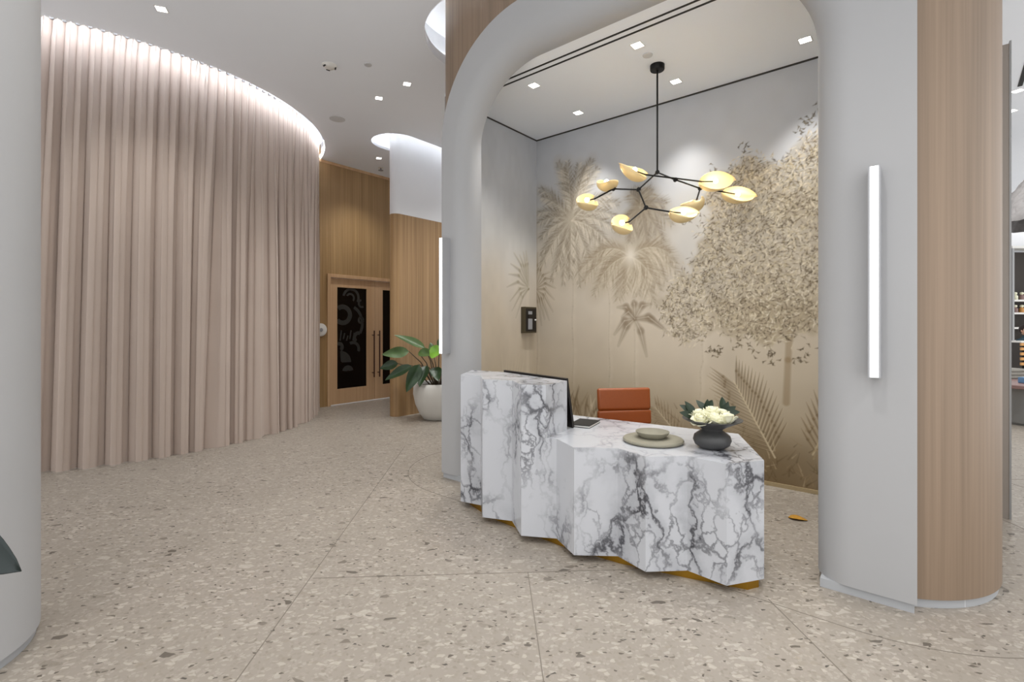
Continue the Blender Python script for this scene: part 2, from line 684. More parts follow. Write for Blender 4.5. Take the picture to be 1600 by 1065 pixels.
def cove(lp, lip, wide, top, led):
    lp = ccw(lp)
    n = len(lp)
    g = grow(lp, wide)
    mb = MB()
    mb.wall(lp, H, H + lip, True)
    k = len(mb.v)
    mb.v += [(p[0], p[1], H + lip) for p in lp] + [(p[0], p[1], H + lip) for p in g]
    for i in range(n):
        j = (i + 1) % n
        mb.f.append((k + i, k + j, k + n + j, k + n + i))
    mb.wall(g, H + lip, H + top, True)
    k = len(mb.v)
    mb.v += [(p[0], p[1], H + top) for p in g]
    mb.f.append(tuple(k + i for i in range(n)))
    mb.build('cove', 'ceiling_paint', co)
    g2 = grow(lp, wide * 0.65)
    g1 = grow(lp, wide * 0.45)
    mb = MB()
    z = H + lip + 0.012
    mb.v = [(p[0], p[1], z) for p in g1] + [(p[0], p[1], z) for p in g2]
    for i in range(n):
        j = (i + 1) % n
        mb.f.append((i, j, n + j, n + i))
    mb.build('cove_light_strip', led, co)


cove(hole_volume, 0.10, 0.14, 0.42, 'cove_glow')
cove(hole_part, 0.05, 0.10, 0.30, 'cove_glow_strong')
# curtain cove: lip carrying the strip light, and a closed top
mb = MB()
mb.wall(ccw(hole_curtain), H, H + 0.26, True)
k = len(mb.v)
mb.v += [(p[0], p[1], H + 0.26) for p in hole_curtain]
mb.f.append(tuple(range(k, k + 96)))
mb.build('cove', 'ceiling_paint', co)
a0, a1 = -105, 42
rows = [[(CC[0] + (CR - 0.012) * math.cos(R(a0 + (a1 - a0) * i / 60)), CC[1] + (CR - 0.012) * math.sin(R(a0 + (a1 - a0) * i / 60)), z) for i in range(61)] for z in (H + 0.035, H + 0.065)]
mb = MB().grid(rows)
mb.build('cove_light_strip', 'curtain_led', co)

# ------------------------------------------------------------------ white arch portal
def portal_paths():
    sl, sr, top, r = 0.33, 3.22, HA, 0.75
    S0, S1, T, RR = 0.0, 3.69, 4.38, 1.05
    zb = 0.05
    inn, nor, out = [], [], []

    def leg(s, S, nx, rev):
        for i in range(11):
            k = i / 11
            if rev:
                k = 1 - (i + 1) / 11
            inn.append((s, zb + (top - r - zb) * k))
            out.append((S, zb + (T - RR - zb) * k))
            nor.append((nx, 0))

    leg(sl, S0, -1, False)
    for i in range(25):
        a = PI - PI / 2 * i / 24
        inn.append((sl + r + r * math.cos(a), top - r + r * math.sin(a)))
        out.append((S0 + RR + RR * math.cos(a), T - RR + RR * math.sin(a)))
        nor.append((math.cos(a), math.sin(a)))
    for i in range(1, 14):
        k = i / 14
        inn.append((sl + r + (sr - sl - 2 * r) * k, top))
        out.append((S0 + RR + (S1 - S0 - 2 * RR) * k, T))
        nor.append((0, 1))
    for i in range(25):
        a = PI / 2 - PI / 2 * i / 24
        inn.append((sr - r + r * math.cos(a), top - r + r * math.sin(a)))
        out.append((S1 - RR + RR * math.cos(a), T - RR + RR * math.sin(a)))
        nor.append((math.cos(a), math.sin(a)))
    leg(sr, S1, 1, True)
    return inn, nor, out


inn, nor, out = portal_paths()
fr, D = 0.18, 0.21
rows = []
for (s, z), (nx, nz), (S, Z) in zip(inn, nor, out):
    row = [(s, D, z)]
    for i in range(9):
        a = PI / 2 * i / 8
        o_ = fr - fr * math.cos(a)
        row.append((s + nx * o_, fr - fr * math.sin(a), z + nz * o_))
    row.append((S, 0.0, Z))
    row.append((S, 0.12, Z))
    rows.append(row)
mb = MB().grid(rows)
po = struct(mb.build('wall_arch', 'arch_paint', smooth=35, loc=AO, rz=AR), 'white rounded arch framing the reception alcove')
for k, (s0, s1) in enumerate(((0.012, 0.30), (3.25, 3.678))):
    MB().box(s0, s1, 0.012, 0.13, 0.0, 0.05).build('base_reveal', 'reveal', po)

# wood clad volume that holds the alcove
AW = 72.9
path = arc(3.39, 0.70, 0.68, 270 + 90 - AW, 360, 16) + arc(3.39, 1.37, 0.68, 0, 90, 20) + arc(0.30, 1.37, 0.68, 90, 180, 20) + arc(0.30, 0.70, 0.68, 180, 180 + AW, 16)
mb = MB().wall(path, 0.05, H + 0.42)
front = arc(0.30, 0.70, 0.68, 180 + AW, 270, 8) + [(0.30 + 3.09 * k / 40, 0.02) for k in range(1, 40)] + arc(3.39, 0.70, 0.68, 270, 360 - AW, 8)


def spring(s_):
    e = min(s_, 3.69 - s_)
    return 4.22 if e > 1.0 else 3.25 + math.sqrt(max(0, 0.97 ** 2 - (1.045 - e) ** 2))


mb.grid([[(q[0], q[1], spring(q[0])) for q in front], [(q[0], q[1], H + 0.42) for q in front]])
wv = struct(mb.build('wall_wood', 'oak_veneer', smooth=40, loc=AO, rz=AR), 'pale oak cladding wrapped around the arched alcove')
inset = arc(3.39, 0.70, 0.665, 288, 360, 20) + arc(3.39, 1.37, 0.665, 0, 90, 20) + arc(0.30, 1.37, 0.665, 90, 180, 20) + arc(0.30, 0.70, 0.665, 180, 252, 20)
MB().wall(inset, 0.0, 0.05).build('base_reveal', 'reveal', wv, smooth=40)

# alcove interior: ceiling, side walls, return walls
TB = 1.83
ca = struct(MB().box(-0.18, 3.87, D, TB, HA, HA + 0.03).build('ceiling_alcove', 'ceiling_paint', loc=AO, rz=AR), 'pale grey flat ceiling of the reception alcove')
mb = MB()
mb.box(-0.14, 0.33, D, D + 0.02, 0, HA).box(3.22, 3.83, D, D + 0.02, 0, HA)
struct(mb.build('wall_front', 'arch_paint', loc=AO, rz=AR), 'inner face of the arch legs')
g = 0.006
mb = MB().box(-0.18, -0.18 + g, D + 0.02, TB, HA - 0.016, HA).box(-0.18, 3.87, TB - g, TB, HA - 0.016, HA)
struct(mb.build('trim_1', 'shadow_gap', loc=AO, rz=AR), 'dark shadow gap between mural wall and ceiling')
mb = MB().box(-0.18, 3.87, TB - 0.018, TB, 0, 0.035)
struct(mb.build('baseboard_back', 'brass_trim', loc=AO, rz=AR), 'slim bronze skirting under the mural')


# ---- the mural print, painted stroke by stroke into a colour attribute
class Canvas:
    def __init__(self, w, h, res):
        self.w, self.h, self.res = w, h, res
        self.nx, self.ny = int(w / res) + 1, int(h / res) + 1
        self.xs = np.linspace(0, w, self.nx)
        self.ys = np.linspace(0, h, self.ny)
        self.c = np.zeros((self.ny, self.nx, 3))

    def blend(self, mask, col):
        self.c += mask[..., None] * (np.array(col) - self.c)

    def stroke(self, pts, wid, col, alpha=0.7, soft=0.006):
        for (p, q, w0, w1) in zip(pts[:-1], pts[1:], wid[:-1], wid[1:]):
            m = max(w0, w1) + soft
            i0 = max(0, int((min(p[0], q[0]) - m) / self.res))
            i1 = min(self.nx, int((max(p[0], q[0]) + m) / self.res) + 2)
            j0 = max(0, int((min(p[1], q[1]) - m) / self.res))
            j1 = min(self.ny, int((max(p[1], q[1]) + m) / self.res) + 2)
            if i0 >= i1 or j0 >= j1:
                continue
            X = self.xs[None, i0:i1]
            Y = self.ys[j0:j1, None]
            dx, dy = q[0] - p[0], q[1] - p[1]
            L2 = dx * dx + dy * dy + 1e-12
            t = np.clip(((X - p[0]) * dx + (Y - p[1]) * dy) / L2, 0, 1)
            d = np.hypot(X - p[0] - t * dx, Y - p[1] - t * dy)
            w = w0 + (w1 - w0) * t
            a = np.clip((w + soft / 2 - d) / soft, 0, 1) * alpha
            s = self.c[j0:j1, i0:i1]
            s += a[..., None] * (np.asarray(col) - s)


rng = np.random.default_rng(7)
rnd = random.Random(11)


def smooth_noise(ny, nx, cells):
    g_ = rng.random((cells + 2, cells + 2))
    y = np.linspace(0, cells, ny)
    x = np.linspace(0, cells, nx)
    yi, xi = y.astype(int), x.astype(int)
    fy, fx = (y - yi), (x - xi)
    fy, fx = fy * fy * (3 - 2 * fy), fx * fx * (3 - 2 * fx)
    a = g_[np.ix_(yi, xi)] * (1 - fx) + g_[np.ix_(yi, xi + 1)] * fx
    b_ = g_[np.ix_(yi + 1, xi)] * (1 - fx) + g_[np.ix_(yi + 1, xi + 1)] * fx
    return a * (1 - fy[:, None]) + b_ * fy[:, None]


def L3(c):
    return np.array(lin(c))


def background(cv):
    zs = [0, 0.15, 0.45, 0.9, 1.6, 2.2, 2.7, 3.1, 3.95]
    cs = [L3(c) for c in [(120, 102, 76), (136, 118, 92), (172, 157, 132), (190, 177, 156), (196, 184, 166), (202, 194, 182), (198, 197, 194), (192, 193, 195), (186, 188, 192)]]
    Z = cv.ys[:, None] + (smooth_noise(cv.ny, cv.nx, 6) - 0.5) * 0.5
    for k in range(3):
        cv.c[..., k] = np.interp(Z, zs, [c[k] for c in cs])
    n_ = 0.6 * smooth_noise(cv.ny, cv.nx, 9) + 0.4 * smooth_noise(cv.ny, cv.nx, 30)
    cv.c *= (0.93 + 0.14 * n_)[..., None]


def frond(cv, base, tip, sag, col, light, leaflet=0.10, alpha=0.45, n=26, w=0.007):
    bx, by = base
    tx, ty = tip
    mx_, my = (bx + tx) / 2, (by + ty) / 2 + sag
    P = []
    for i in range(n + 1):
        k = i / n
        P.append(((1 - k) ** 2 * bx + 2 * k * (1 - k) * mx_ + k * k * tx, (1 - k) ** 2 * by + 2 * k * (1 - k) * my + k * k * ty))
    cv.stroke(P[::4] + [P[-1]], [leaflet * 0.45] * (len(P[::4]) + 1), [c_ * .55 + l_ * .45 for c_, l_ in zip(col, light)], 0.22, leaflet * 0.8)
    for i in range(2, n):
        p = P[i]
        d = Vector((P[i + 1][0] - P[i - 1][0], P[i + 1][1] - P[i - 1][1])).normalized()
        k = i / n
        ll = leaflet * (0.35 + 0.75 * math.sin(PI * min(1, k * 0.95 + 0.05))) * rnd.uniform(0.8, 1.2)
        for sgn in (-1, 1):
            nn = Vector((-d.y, d.x)) * sgn
            dr = (d * rnd.uniform(0.7, 1.0) + nn * rnd.uniform(0.55, 0.9) + Vector((0, -0.25))).normalized()
            q = (p[0] + dr.x * ll, p[1] + dr.y * ll)
            c_ = col if (sgn > 0) == (d.x > 0) or rnd.random() < 0.4 else light
            cv.stroke([p, ((p[0] + q[0]) / 2, (p[1] + q[1]) / 2 + 0.004), q], [w * 0.8, w, 0.001], c_, alpha * rnd.uniform(0.4, 0.9), 0.012)
    cv.stroke(P, [0.008 - 0.006 * i / n for i in range(n + 1)], light, 0.3, 0.012)


def trunk(cv, x, z1, z0, w, light, dark, lean=0.0):
    n_ = 14
    P = [(x + lean * k / n_ + 0.008 * math.sin(k * 1.1 + x * 9) + rnd.uniform(-.004, .004), z1 + (z0 - z1) * k / n_) for k in range(n_ + 1)]
    cv.stroke(P, [w * rnd.uniform(0.7, 1.2) for _ in P], light, 0.16, 0.05)
    cv.stroke([(q[0] - w * 0.9, q[1]) for q in P], [rnd.uniform(0.002, 0.010) for _ in P], dark, 0.22, 0.02)


BROWN, DBROWN, CREAM = L3((134, 118, 96)), L3((96, 82, 64)), L3((214, 204, 186))
GREYB = L3((120, 112, 98))


def palm(cv, c, tips, col, light, leaflet=0.11, alpha=0.5, sagk=0.18):
    for t in tips:
        d = math.hypot(t[0] - c[0], t[1] - c[1])
        frond(cv, c, t, sagk * d * (0.3 + abs(t[0] - c[0]) / (d + 1e-6)), col, light, leaflet, alpha, n=int(16 + d * 26))


SHIFT = 0.18
cv = Canvas(4.05, HA, 0.006)
background(cv)


def S(p):
    return (p[0] + SHIFT, p[1])


# soft pale light patch of sky between palm and tree, and hazy foliage masses
def haze(cv, c, rx, ry, col, a):
    m_ = np.exp(-(((cv.xs[None, :] - c[0] - SHIFT) / rx) ** 2 + ((cv.ys[:, None] - c[1]) / ry) ** 2))
    cv.blend(m_ * a, col)


haze(cv, (1.75, 2.35), 0.28, 0.28, L3((212, 212, 210)), 0.6)
haze(cv, (0.35, 2.55), 0.48, 0.6, L3((182, 170, 152)), 0.75)
haze(cv, (1.15, 2.25), 0.55, 0.34, L3((182, 168, 147)), 0.75)
haze(cv, (1.27, 2.62), 0.24, 0.24, L3((150, 136, 114)), 0.65)
# the shadowed palm behind
palm(cv, S((1.272, 2.84)), [S(p) for p in [(1.075, 2.7), (0.994, 2.6), (1.155, 2.47), (1.348, 2.40), (1.534, 2.45), (1.641, 2.6), (1.57, 2.83), (1.423, 2.99), (1.155, 3.02), (1.3, 3.05)]], L3((126, 112, 92)), L3((188, 176, 156)), 0.14, 0.4)
# trunks
trunk(cv, 0.40 + SHIFT, 2.3, 0.4, 0.022, CREAM, BROWN)
trunk(cv, 0.90 + SHIFT, 2.1, 0.6, 0.018, CREAM, BROWN)
trunk(cv, 1.215 + SHIFT, 2.2, 0.5, 0.022, CREAM, BROWN, 0.02)
trunk(cv, -0.15 + SHIFT, 2.0, 0.4, 0.022, CREAM, BROWN)
# tall date palm
P1 = [(0.16, 3.60), (0.238, 3.50), (0.30, 3.58), (0.654, 3.53), (0.741, 3.40), (0.473, 3.51), (0.58, 3.45), (-0.142, 3.30), (-0.10, 3.18), (-0.17, 2.98), (-0.163, 2.85), (-0.13, 2.65), (-0.111, 2.42), (-0.163, 2.2), (0.062, 2.08), (0.238, 2.03), (0.14, 2.2), (0.473, 1.98), (0.35, 2.1), (0.654, 2.2), (0.827, 2.38), (1.019, 2.93), (0.969, 2.79), (0.95, 2.65), (0.9, 3.05), (0.86, 2.5)]
palm(cv, S((0.362, 2.82)), [S(p) for p in P1], L3((126, 114, 96)), CREAM, 0.13, 0.5)
# fan palm with hanging leaves
P2 = [(0.473, 2.17), (0.537, 2.05), (0.68, 1.876), (0.827, 1.96), (0.994, 1.805), (1.1, 1.9), (1.25, 1.86), (1.348, 1.866), (1.438, 1.735), (1.57, 1.99), (1.725, 2.04), (1.676, 2.19), (1.605, 2.30), (0.698, 2.36), (0.75, 2.05), (1.5, 1.9)]
palm(cv, S((1.155, 2.30)), [S(p) for p in P2], L3((132, 116, 92)), L3((210, 199, 179)), 0.17, 0.42, 0.3)
haze(cv, (1.155, 2.32), 0.07, 0.10, L3((222, 214, 200)), 0.75)
# small palm with broad drooping leaves
for t in [(0.994, 1.731), (0.953, 1.418), (1.002, 1.285), (1.35, 1.18), (1.605, 1.44), (1.386, 1.757), (1.534, 1.50), (1.194, 1.80), (1.05, 1.62)]:
    c = (1.21, 1.595)
    mx_ = ((c[0] + t[0]) / 2 + SHIFT, (c[1] + t[1]) / 2 + 0.07)
    cv.stroke([S(c), mx_, S(t)], [0.014, 0.042, 0.010], L3((128, 112, 90)), 0.5, 0.03)
    cv.stroke([S(c), mx_, S(t)], [0.004, 0.005, 0.002], CREAM, 0.4)
# corner palm, right half (its left half is on the side wall)
P0 = [(-0.06, 2.352), (0.021, 2.206), (0.101, 2.119), (0.12, 1.996), (0.081, 1.694), (0.021, 1.588), (-0.101, 1.522), (-0.163, 2.47), (0.1, 1.85), (-0.05, 1.6)]
for t in P0:
    c = (-0.20, 1.99)
    mx_ = ((c[0] + t[0]) / 2 + SHIFT, (c[1] + t[1]) / 2 + 0.08)
    cv.stroke([S(c), mx_, S(t)], [0.010, 0.026, 0.006], L3((132, 118, 97)), 0.5, 0.02)
    cv.stroke([(S(c)[0], S(c)[1] + 0.015), (mx_[0], mx_[1] + 0.02), S(t)], [0.004, 0.007, 0.002], CREAM, 0.5)

# the leafy tree
TP = [(3.9, 3.55), (3.2, 3.35), (2.999, 3.26), (2.909, 3.278), (2.796, 3.116), (2.635, 3.078), (2.524, 3.139), (2.381, 3.183), (2.292, 3.132), (2.157, 3.063), (2.057, 2.952), (2.012, 2.828), (2.06, 2.70), (2.03, 2.586), (1.953, 2.559), (1.947, 2.307), (1.814, 2.118), (1.605, 1.925), (1.483, 1.72), (1.605, 1.495), (1.78, 1.34), (1.914, 1.363), (2.044, 1.497), (2.17, 1.478), (2.351, 1.398), (2.608, 1.341), (2.77, 1.345), (2.874, 1.454), (2.999, 1.5), (3.4, 1.45), (3.9, 1.5)]
trunk(cv, 2.0 + SHIFT, 1.55, 0.75, 0.02, CREAM, L3((150, 134, 110)), -0.05)
cv.stroke([S((2.765, 1.5)), S((2.75, 1.2)), S((2.735, 0.8))], [0.03, 0.028, 0.03], L3((140, 118, 84)), 0.55, 0.02)


def inside(px, py, poly):
    r_ = np.zeros(np.broadcast(px, py).shape, bool)
    n_ = len(poly)
    for i in range(n_):
        x0, y0 = poly[i]
        x1, y1 = poly[(i + 1) % n_]
        c_ = ((y0 > py) != (y1 > py))
        with np.errstate(divide='ignore', invalid='ignore'):
            xx = (x1 - x0) * (py - y0) / (y1 - y0 + 1e-12) + x0
        r_ ^= c_ & (px < xx)
    return r_


jx = (smooth_noise(cv.ny, cv.nx, 40) - 0.5) * 0.16
jy = (smooth_noise(cv.ny, cv.nx, 44) - 0.5) * 0.16
mk = inside(cv.xs[None, :] - SHIFT + jx, cv.ys[:, None] + jy, TP).astype(float)
for _ in range(4):
    mk = (mk + np.roll(mk, 2, 0) + np.roll(mk, -2, 0) + np.roll(mk, 2, 1) + np.roll(mk, -2, 1)) / 5
den = smooth_noise(cv.ny, cv.nx, 12)
lower = np.clip((2.5 - cv.ys[:, None]) / 1.0, 0, 1) * np.clip((2.6 - (cv.xs[None, :] - SHIFT)) / 1.0, 0, 1)
cv.blend(mk * (0.45 + 0.35 * den) * (1 - 0.55 * lower), L3((158, 143, 117)))
cnt = 0
LD = [L3(c_) for c_ in ((92, 80, 62), (106, 93, 73), (118, 106, 84), (84, 72, 56))]
LL = [L3(c_) for c_ in ((208, 196, 170), (196, 182, 154), (218, 208, 186), (178, 164, 136))]
while cnt < 9000:
    x = rnd.uniform(1.45, 3.75)
    y = rnd.uniform(1.30, 3.5)
    ok = bool(inside(np.array(x + rnd.gauss(0, 0.035)), np.array(y + rnd.gauss(0, 0.035)), TP))
    if not ok:
        continue
    cnt += 1
    a = rnd.uniform(0, 2 * PI)
    l_ = rnd.uniform(0.018, 0.042)
    bend = rnd.uniform(-0.6, 0.6)
    p = (x + SHIFT, y)
    q = (p[0] + l_ * math.cos(a), p[1] + l_ * math.sin(a))
    r_ = (q[0] + l_ * 0.7 * math.cos(a + bend), q[1] + l_ * 0.7 * math.sin(a + bend))
    c_ = rnd.choice(LD) if rnd.random() < 0.48 else rnd.choice(LL)
    cv.stroke([p, q, r_], [0.002, 0.0055, 0.001], c_, rnd.uniform(0.3, 0.75), 0.008)
# stray leaves around its edge
for (x, y) in [(2.36, 3.30), (2.08, 3.10), (1.98, 3.0), (2.95, 3.45), (2.9, 3.40), (2.82, 3.33), (2.05, 1.28), (2.1, 1.22), (2.12, 1.3), (2.62, 1.25), (2.6, 1.2), (2.9, 1.3), (2.45, 1.27), (2.86, 1.22), (2.3, 1.33), (1.9, 2.75), (1.8, 2.62)]:
    for _ in range(7):
        a = rnd.uniform(0, 2 * PI)
        p = (x + SHIFT + rnd.gauss(0, .03), y + rnd.gauss(0, .03))
        cv.stroke([p, (p[0] + .03 * math.cos(a), p[1] + .03 * math.sin(a)), (p[0] + .045 * math.cos(a + .4), p[1] + .045 * math.sin(a + .4))], [.002, .007, .001], rnd.choice(LD), 0.7, .006)
# ground: grasses, agave clump, feather fronds
haze(cv, (0.45, 0.6), 0.45, 0.22, L3((158, 142, 116)), 0.5)
haze(cv, (2.5, 0.25), 0.9, 0.22, L3((122, 104, 76)), 0.6)
for k in range(70):
    x = rnd.uniform(-0.05, 0.95)
    a = R(rnd.uniform(55, 125))
    l_ = rnd.uniform(0.12, 0.36) * (1 - abs(x - 0.45) * 0.8)
    c_ = rnd.choice([L3((122, 106, 82)), L3((206, 192, 166)), L3((140, 122, 96)), L3((150, 134, 108))])
    cv.stroke([S((x, 0.42)), S((x + l_ * .5 * math.cos(a), 0.42 + l_ * .6 * math.sin(a))), S((x + l_ * math.cos(a * .9 + .1), 0.42 + l_ * 1.15 * math.sin(a)))], [0.008, 0.014, 0.002], c_, 0.6, 0.01)


def big_frond(base, tip, ln, n_, col, light):
    b0, t0 = Vector(base), Vector(tip)
    d = (t0 - b0).normalized()
    for i in range(n_):
        k = i / n_
        p = b0 + (t0 - b0) * (0.08 + 0.9 * k)
        for sg in (-1, 1):
            ang = math.atan2(d.y, d.x) + sg * R(52 - 26 * k)
            l_ = ln * (0.55 + 0.6 * math.sin(PI * (0.15 + 0.75 * k))) * rnd.uniform(0.9, 1.1)
            q = (p.x + l_ * math.cos(ang), p.y + l_ * math.sin(ang))
            cv.stroke([S(p), S(((p.x + q[0]) / 2, (p.y + q[1]) / 2)), S(q)], [0.006, 0.014, 0.001], col, 0.62, 0.008)
            cv.stroke([S((p.x + .012, p.y)), S((q[0] + .008, q[1]))], [0.003, 0.001], light, 0.5, 0.006)
    cv.stroke([S(base), S(tip)], [0.008, 0.004], light, 0.7)


big_frond((2.64, 0.27), (2.27, 0.97), 0.36, 17, L3((112, 94, 68)), L3((212, 196, 164)))
big_frond((2.95, 0.35), (3.15, 0.85), 0.28, 10, L3((120, 100, 72)), L3((204, 186, 152)))
big_frond((1.75, 0.3), (1.45, 0.62), 0.2, 9, L3((140, 122, 96)), L3((206, 190, 160)))
for k in range(420):
    x, y = rnd.uniform(0.9, 3.8), abs(rnd.gauss(0.05, 0.22))
    a = R(rnd.uniform(20, 160))
    l_ = rnd.uniform(0.03, 0.12)
    cv.stroke([S((x, y)), S((x + l_ * math.cos(a), y + l_ * math.sin(a)))], [0.006, 0.001], rnd.choice([L3((186, 168, 136)), L3((92, 76, 52)), L3((104, 86, 60)), L3((150, 130, 98))]), 0.5, 0.008)


def canvas_wall(cv, name, place, label):
    ny, nx = cv.ny, cv.nx
    XX, ZZ = np.meshgrid(cv.xs, cv.ys)
    co_ = place(XX, ZZ).reshape(-1, 3)
    idx = np.arange(ny * nx).reshape(ny, nx)
    q = np.stack([idx[:-1, :-1], idx[:-1, 1:], idx[1:, 1:], idx[1:, :-1]], -1).reshape(-1, 4)
    me = bpy.data.meshes.new(name)
    me.vertices.add(ny * nx)
    me.vertices.foreach_set('co', co_.astype(np.float32).ravel())
    me.loops.add(q.size)
    me.loops.foreach_set('vertex_index', q.astype(np.int32).ravel())
    me.polygons.add(len(q))
    me.polygons.foreach_set('loop_start', np.arange(0, q.size, 4, dtype=np.int32))
    me.update(calc_edges=True)
    at_ = me.color_attributes.new('print', 'FLOAT_COLOR', 'POINT')
    rgba = np.ones((ny * nx, 4), np.float32)
    rgba[:, :3] = np.clip(cv.c.reshape(-1, 3), 0, 1)
    at_.data.foreach_set('color', rgba.ravel())
    me.materials.append(MATS['mural_paint'])
    o = bpy.data.objects.new(name, me)
    COL.objects.link(o)
    o.location = AO
    o.rotation_euler[2] = AR
    return struct(o, label)


canvas_wall(cv, 'wall_back_mural', lambda X, Z: np.stack([X - SHIFT, np.full_like(X, TB), Z], -1), 'sepia tropical mural of palms and a leafy tree')
cl = Canvas(TB - D, HA, 0.009)
background(cl)
cl.c *= np.array([1.0, 1.005, 1.01])
cl.stroke([(1.714 - D - .07, 2.0), (1.714 - D - .07, 0.6)], [0.03, 0.035], CREAM, 0.35, 0.03)
for t in [(1.362, 2.419), (1.476, 2.408), (1.606, 2.471), (1.263, 2.149), (1.226, 1.99), (1.287, 1.821), (1.324, 1.704), (1.55, 2.45), (1.3, 2.28), (1.4, 1.62)]:
    c = (1.66, 1.99)
    mx_ = ((c[0] + t[0]) / 2 - D, (c[1] + t[1]) / 2 + 0.08)
    cl.stroke([(c[0] - D, c[1]), mx_, (t[0] - D, t[1])], [0.01, 0.026, 0.006], L3((144, 134, 112)), 0.5, 0.02)
    cl.stroke([(c[0] - D, c[1] + .02), (mx_[0], mx_[1] + .025), (t[0] - D, t[1] + .01)], [0.005, 0.01, 0.003], L3((214, 208, 192)), 0.5, 0.012)
for k in range(8):
    x = 0.95 + 0.05 * k
    cl.stroke([(x, 0.9), (x + rnd.uniform(-.05, .08), 1.12 + rnd.uniform(-.04, .06))], [0.008, 0.002], L3((206, 196, 172)), 0.5, 0.012)
canvas_wall(cl, 'wall_left_mural', lambda X, Z: np.stack([np.full_like(X, -0.18), X + D, Z], -1), 'side wall of the alcove with the mural continuing round the corner')
struct(MB().box(3.87, 3.89, 0.26, TB, 0, HA).build('wall_right', 'white_paint', loc=AO, rz=AR), 'right side wall inside the alcove')

# ------------------------------------------------------------------ wood wall with double door
mb = MB()
mb.box(-2.6, 0.085, 0, 0.2, 0, H + 0.26).box(0.085, 2.225, 0, 0.2, 2.485, H + 0.26).box(2.225, 6.0, 0, 0.2, 0, H + 0.26)
ww = struct(mb.build('wall_corridor', 'oak_boards', loc=WO, rz=WR), 'oak board wall at the end of the lobby')
MB().box(-0.3, 6.0, -0.012, 0.0, H - 0.05, H).build('top_trim', 'oak_door', ww)
dr = bpy.data.objects.new('door_1', None)
COL.objects.link(dr)
dr.location = WO
dr.rotation_euler[2] = WR
struct(dr, 'oak double door with dark glass panes and long bronze pulls')
mb = MB().box(0.085, 0.15, -0.03, 0.16, 0, 2.485).box(2.16, 2.225, -0.03, 0.16, 0, 2.485).box(0.15, 2.16, -0.03, 0.16, 2.42, 2.485)
mb.build('door_frame', 'oak_door', dr, bevel=0.004)
for (k0, k1, g0, g1, hx) in ((0.153, 1.150, 0.313, 0.962, 1.09), (1.158, 2.157, 1.344, 1.99, 1.22)):
    mb = MB().box(k0, g0, 0.02, 0.07, 0.012, 2.415).box(g1, k1, 0.02, 0.07, 0.012, 2.415).box(g0, g1, 0.02, 0.07, 0.012, 0.30).box(g0, g1, 0.02, 0.07, 2.245, 2.415)
    lf = mb.build('door_leaf', 'oak_door', dr, bevel=0.003)
    gl = MB().box(g0, g1, 0.04, 0.05, 0.30, 2.245).build('glass_pane', 'glass_dark', lf)
    mb = MB().tube([(hx, -0.05, 0.47), (hx, -0.05, 1.41)], 0.013, 10)
    for z in (0.56, 1.32):
        mb.tube([(hx, 0.02, z), (hx, -0.05, z)], 0.009, 8)
    mb.build('pull_handle', 'pull_bronze', lf, smooth=40)
    for z in (0.35, 0.98, 1.55, 2.15):
        hxx = k0 if k0 < 1 else k1
        MB().tube([(hxx, 0.015, z - 0.05), (hxx, 0.015, z + 0.05)], 0.008, 8).build('hinge', 'hinge', lf, smooth=40)
    if k0 < 1:  # flat grey shapes added on the glass for the pattern that shows in it
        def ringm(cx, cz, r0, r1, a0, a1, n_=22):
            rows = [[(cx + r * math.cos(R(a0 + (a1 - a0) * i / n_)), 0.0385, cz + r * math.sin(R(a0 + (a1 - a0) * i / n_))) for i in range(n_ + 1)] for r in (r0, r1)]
            MB().grid(rows).build('pane_pattern', 'pattern_grey', lf, solid=0.002)
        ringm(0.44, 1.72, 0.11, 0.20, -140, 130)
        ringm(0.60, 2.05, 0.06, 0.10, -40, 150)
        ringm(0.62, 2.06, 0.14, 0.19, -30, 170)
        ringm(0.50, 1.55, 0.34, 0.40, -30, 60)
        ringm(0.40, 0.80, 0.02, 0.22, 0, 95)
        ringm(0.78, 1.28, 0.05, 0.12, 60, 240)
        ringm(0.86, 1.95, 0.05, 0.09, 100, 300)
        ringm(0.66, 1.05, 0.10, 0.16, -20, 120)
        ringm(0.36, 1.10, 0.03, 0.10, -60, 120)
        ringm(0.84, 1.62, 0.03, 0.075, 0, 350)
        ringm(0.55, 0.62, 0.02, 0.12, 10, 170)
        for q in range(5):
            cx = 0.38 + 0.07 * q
            MB().tube([(cx, 0.0385, 1.22 + 0.03 * (q % 2)), (cx + 0.03, 0.0385, 1.42 - 0.05 * (q % 3))], 0.016, 6).xform(Matrix.Translation((0, 0.0385, 0)) @ Matrix.Diagonal((1, 0.08, 1, 1)) @ Matrix.Translation((0, -0.0385, 0))).build('pane_pattern', 'pattern_grey', lf)

dv = thing('wall_alarm', 'round white alarm on oak wall half hidden by the curtain', 'alarm', MW @ Vector((-0.05, -0.001, 1.435)), WR)
MB().lathe([(0.095, 0.0), (0.12, 0.008), (0.12, 0.03), (0.10, 0.04), (0.03, 0.043)], 28).xform(Matrix.Rotation(R(90), 4, 'X')).build('housing', 'white_plastic', dv, smooth=40)
MB().lathe([(0.035, 0.043), (0.03, 0.05), (0.01, 0.052)], 16).xform(Matrix.Rotation(R(90), 4, 'X')).build('button', 'device_grey', dv, smooth=40)

# ------------------------------------------------------------------ corridor partition: oak below, white above, rounded end
cp = capsule(0.11, 4.2, 20)
pw = struct(MB().prism(cp, 0, 3.377).build('wall_partition', 'oak_boards_partition', smooth=40), 'round-ended oak partition behind the white planter')
cpw = capsule(0.113, 4.2, 20)
struct(MB().prism(cpw, 3.377, H + 0.30).build('wall_partition_upper', 'white_paint', smooth=40), 'white upper part of the partition rising into a lit cove')

# ------------------------------------------------------------------ white column in the left foreground
KC = Vector((-2.758, 2.162))


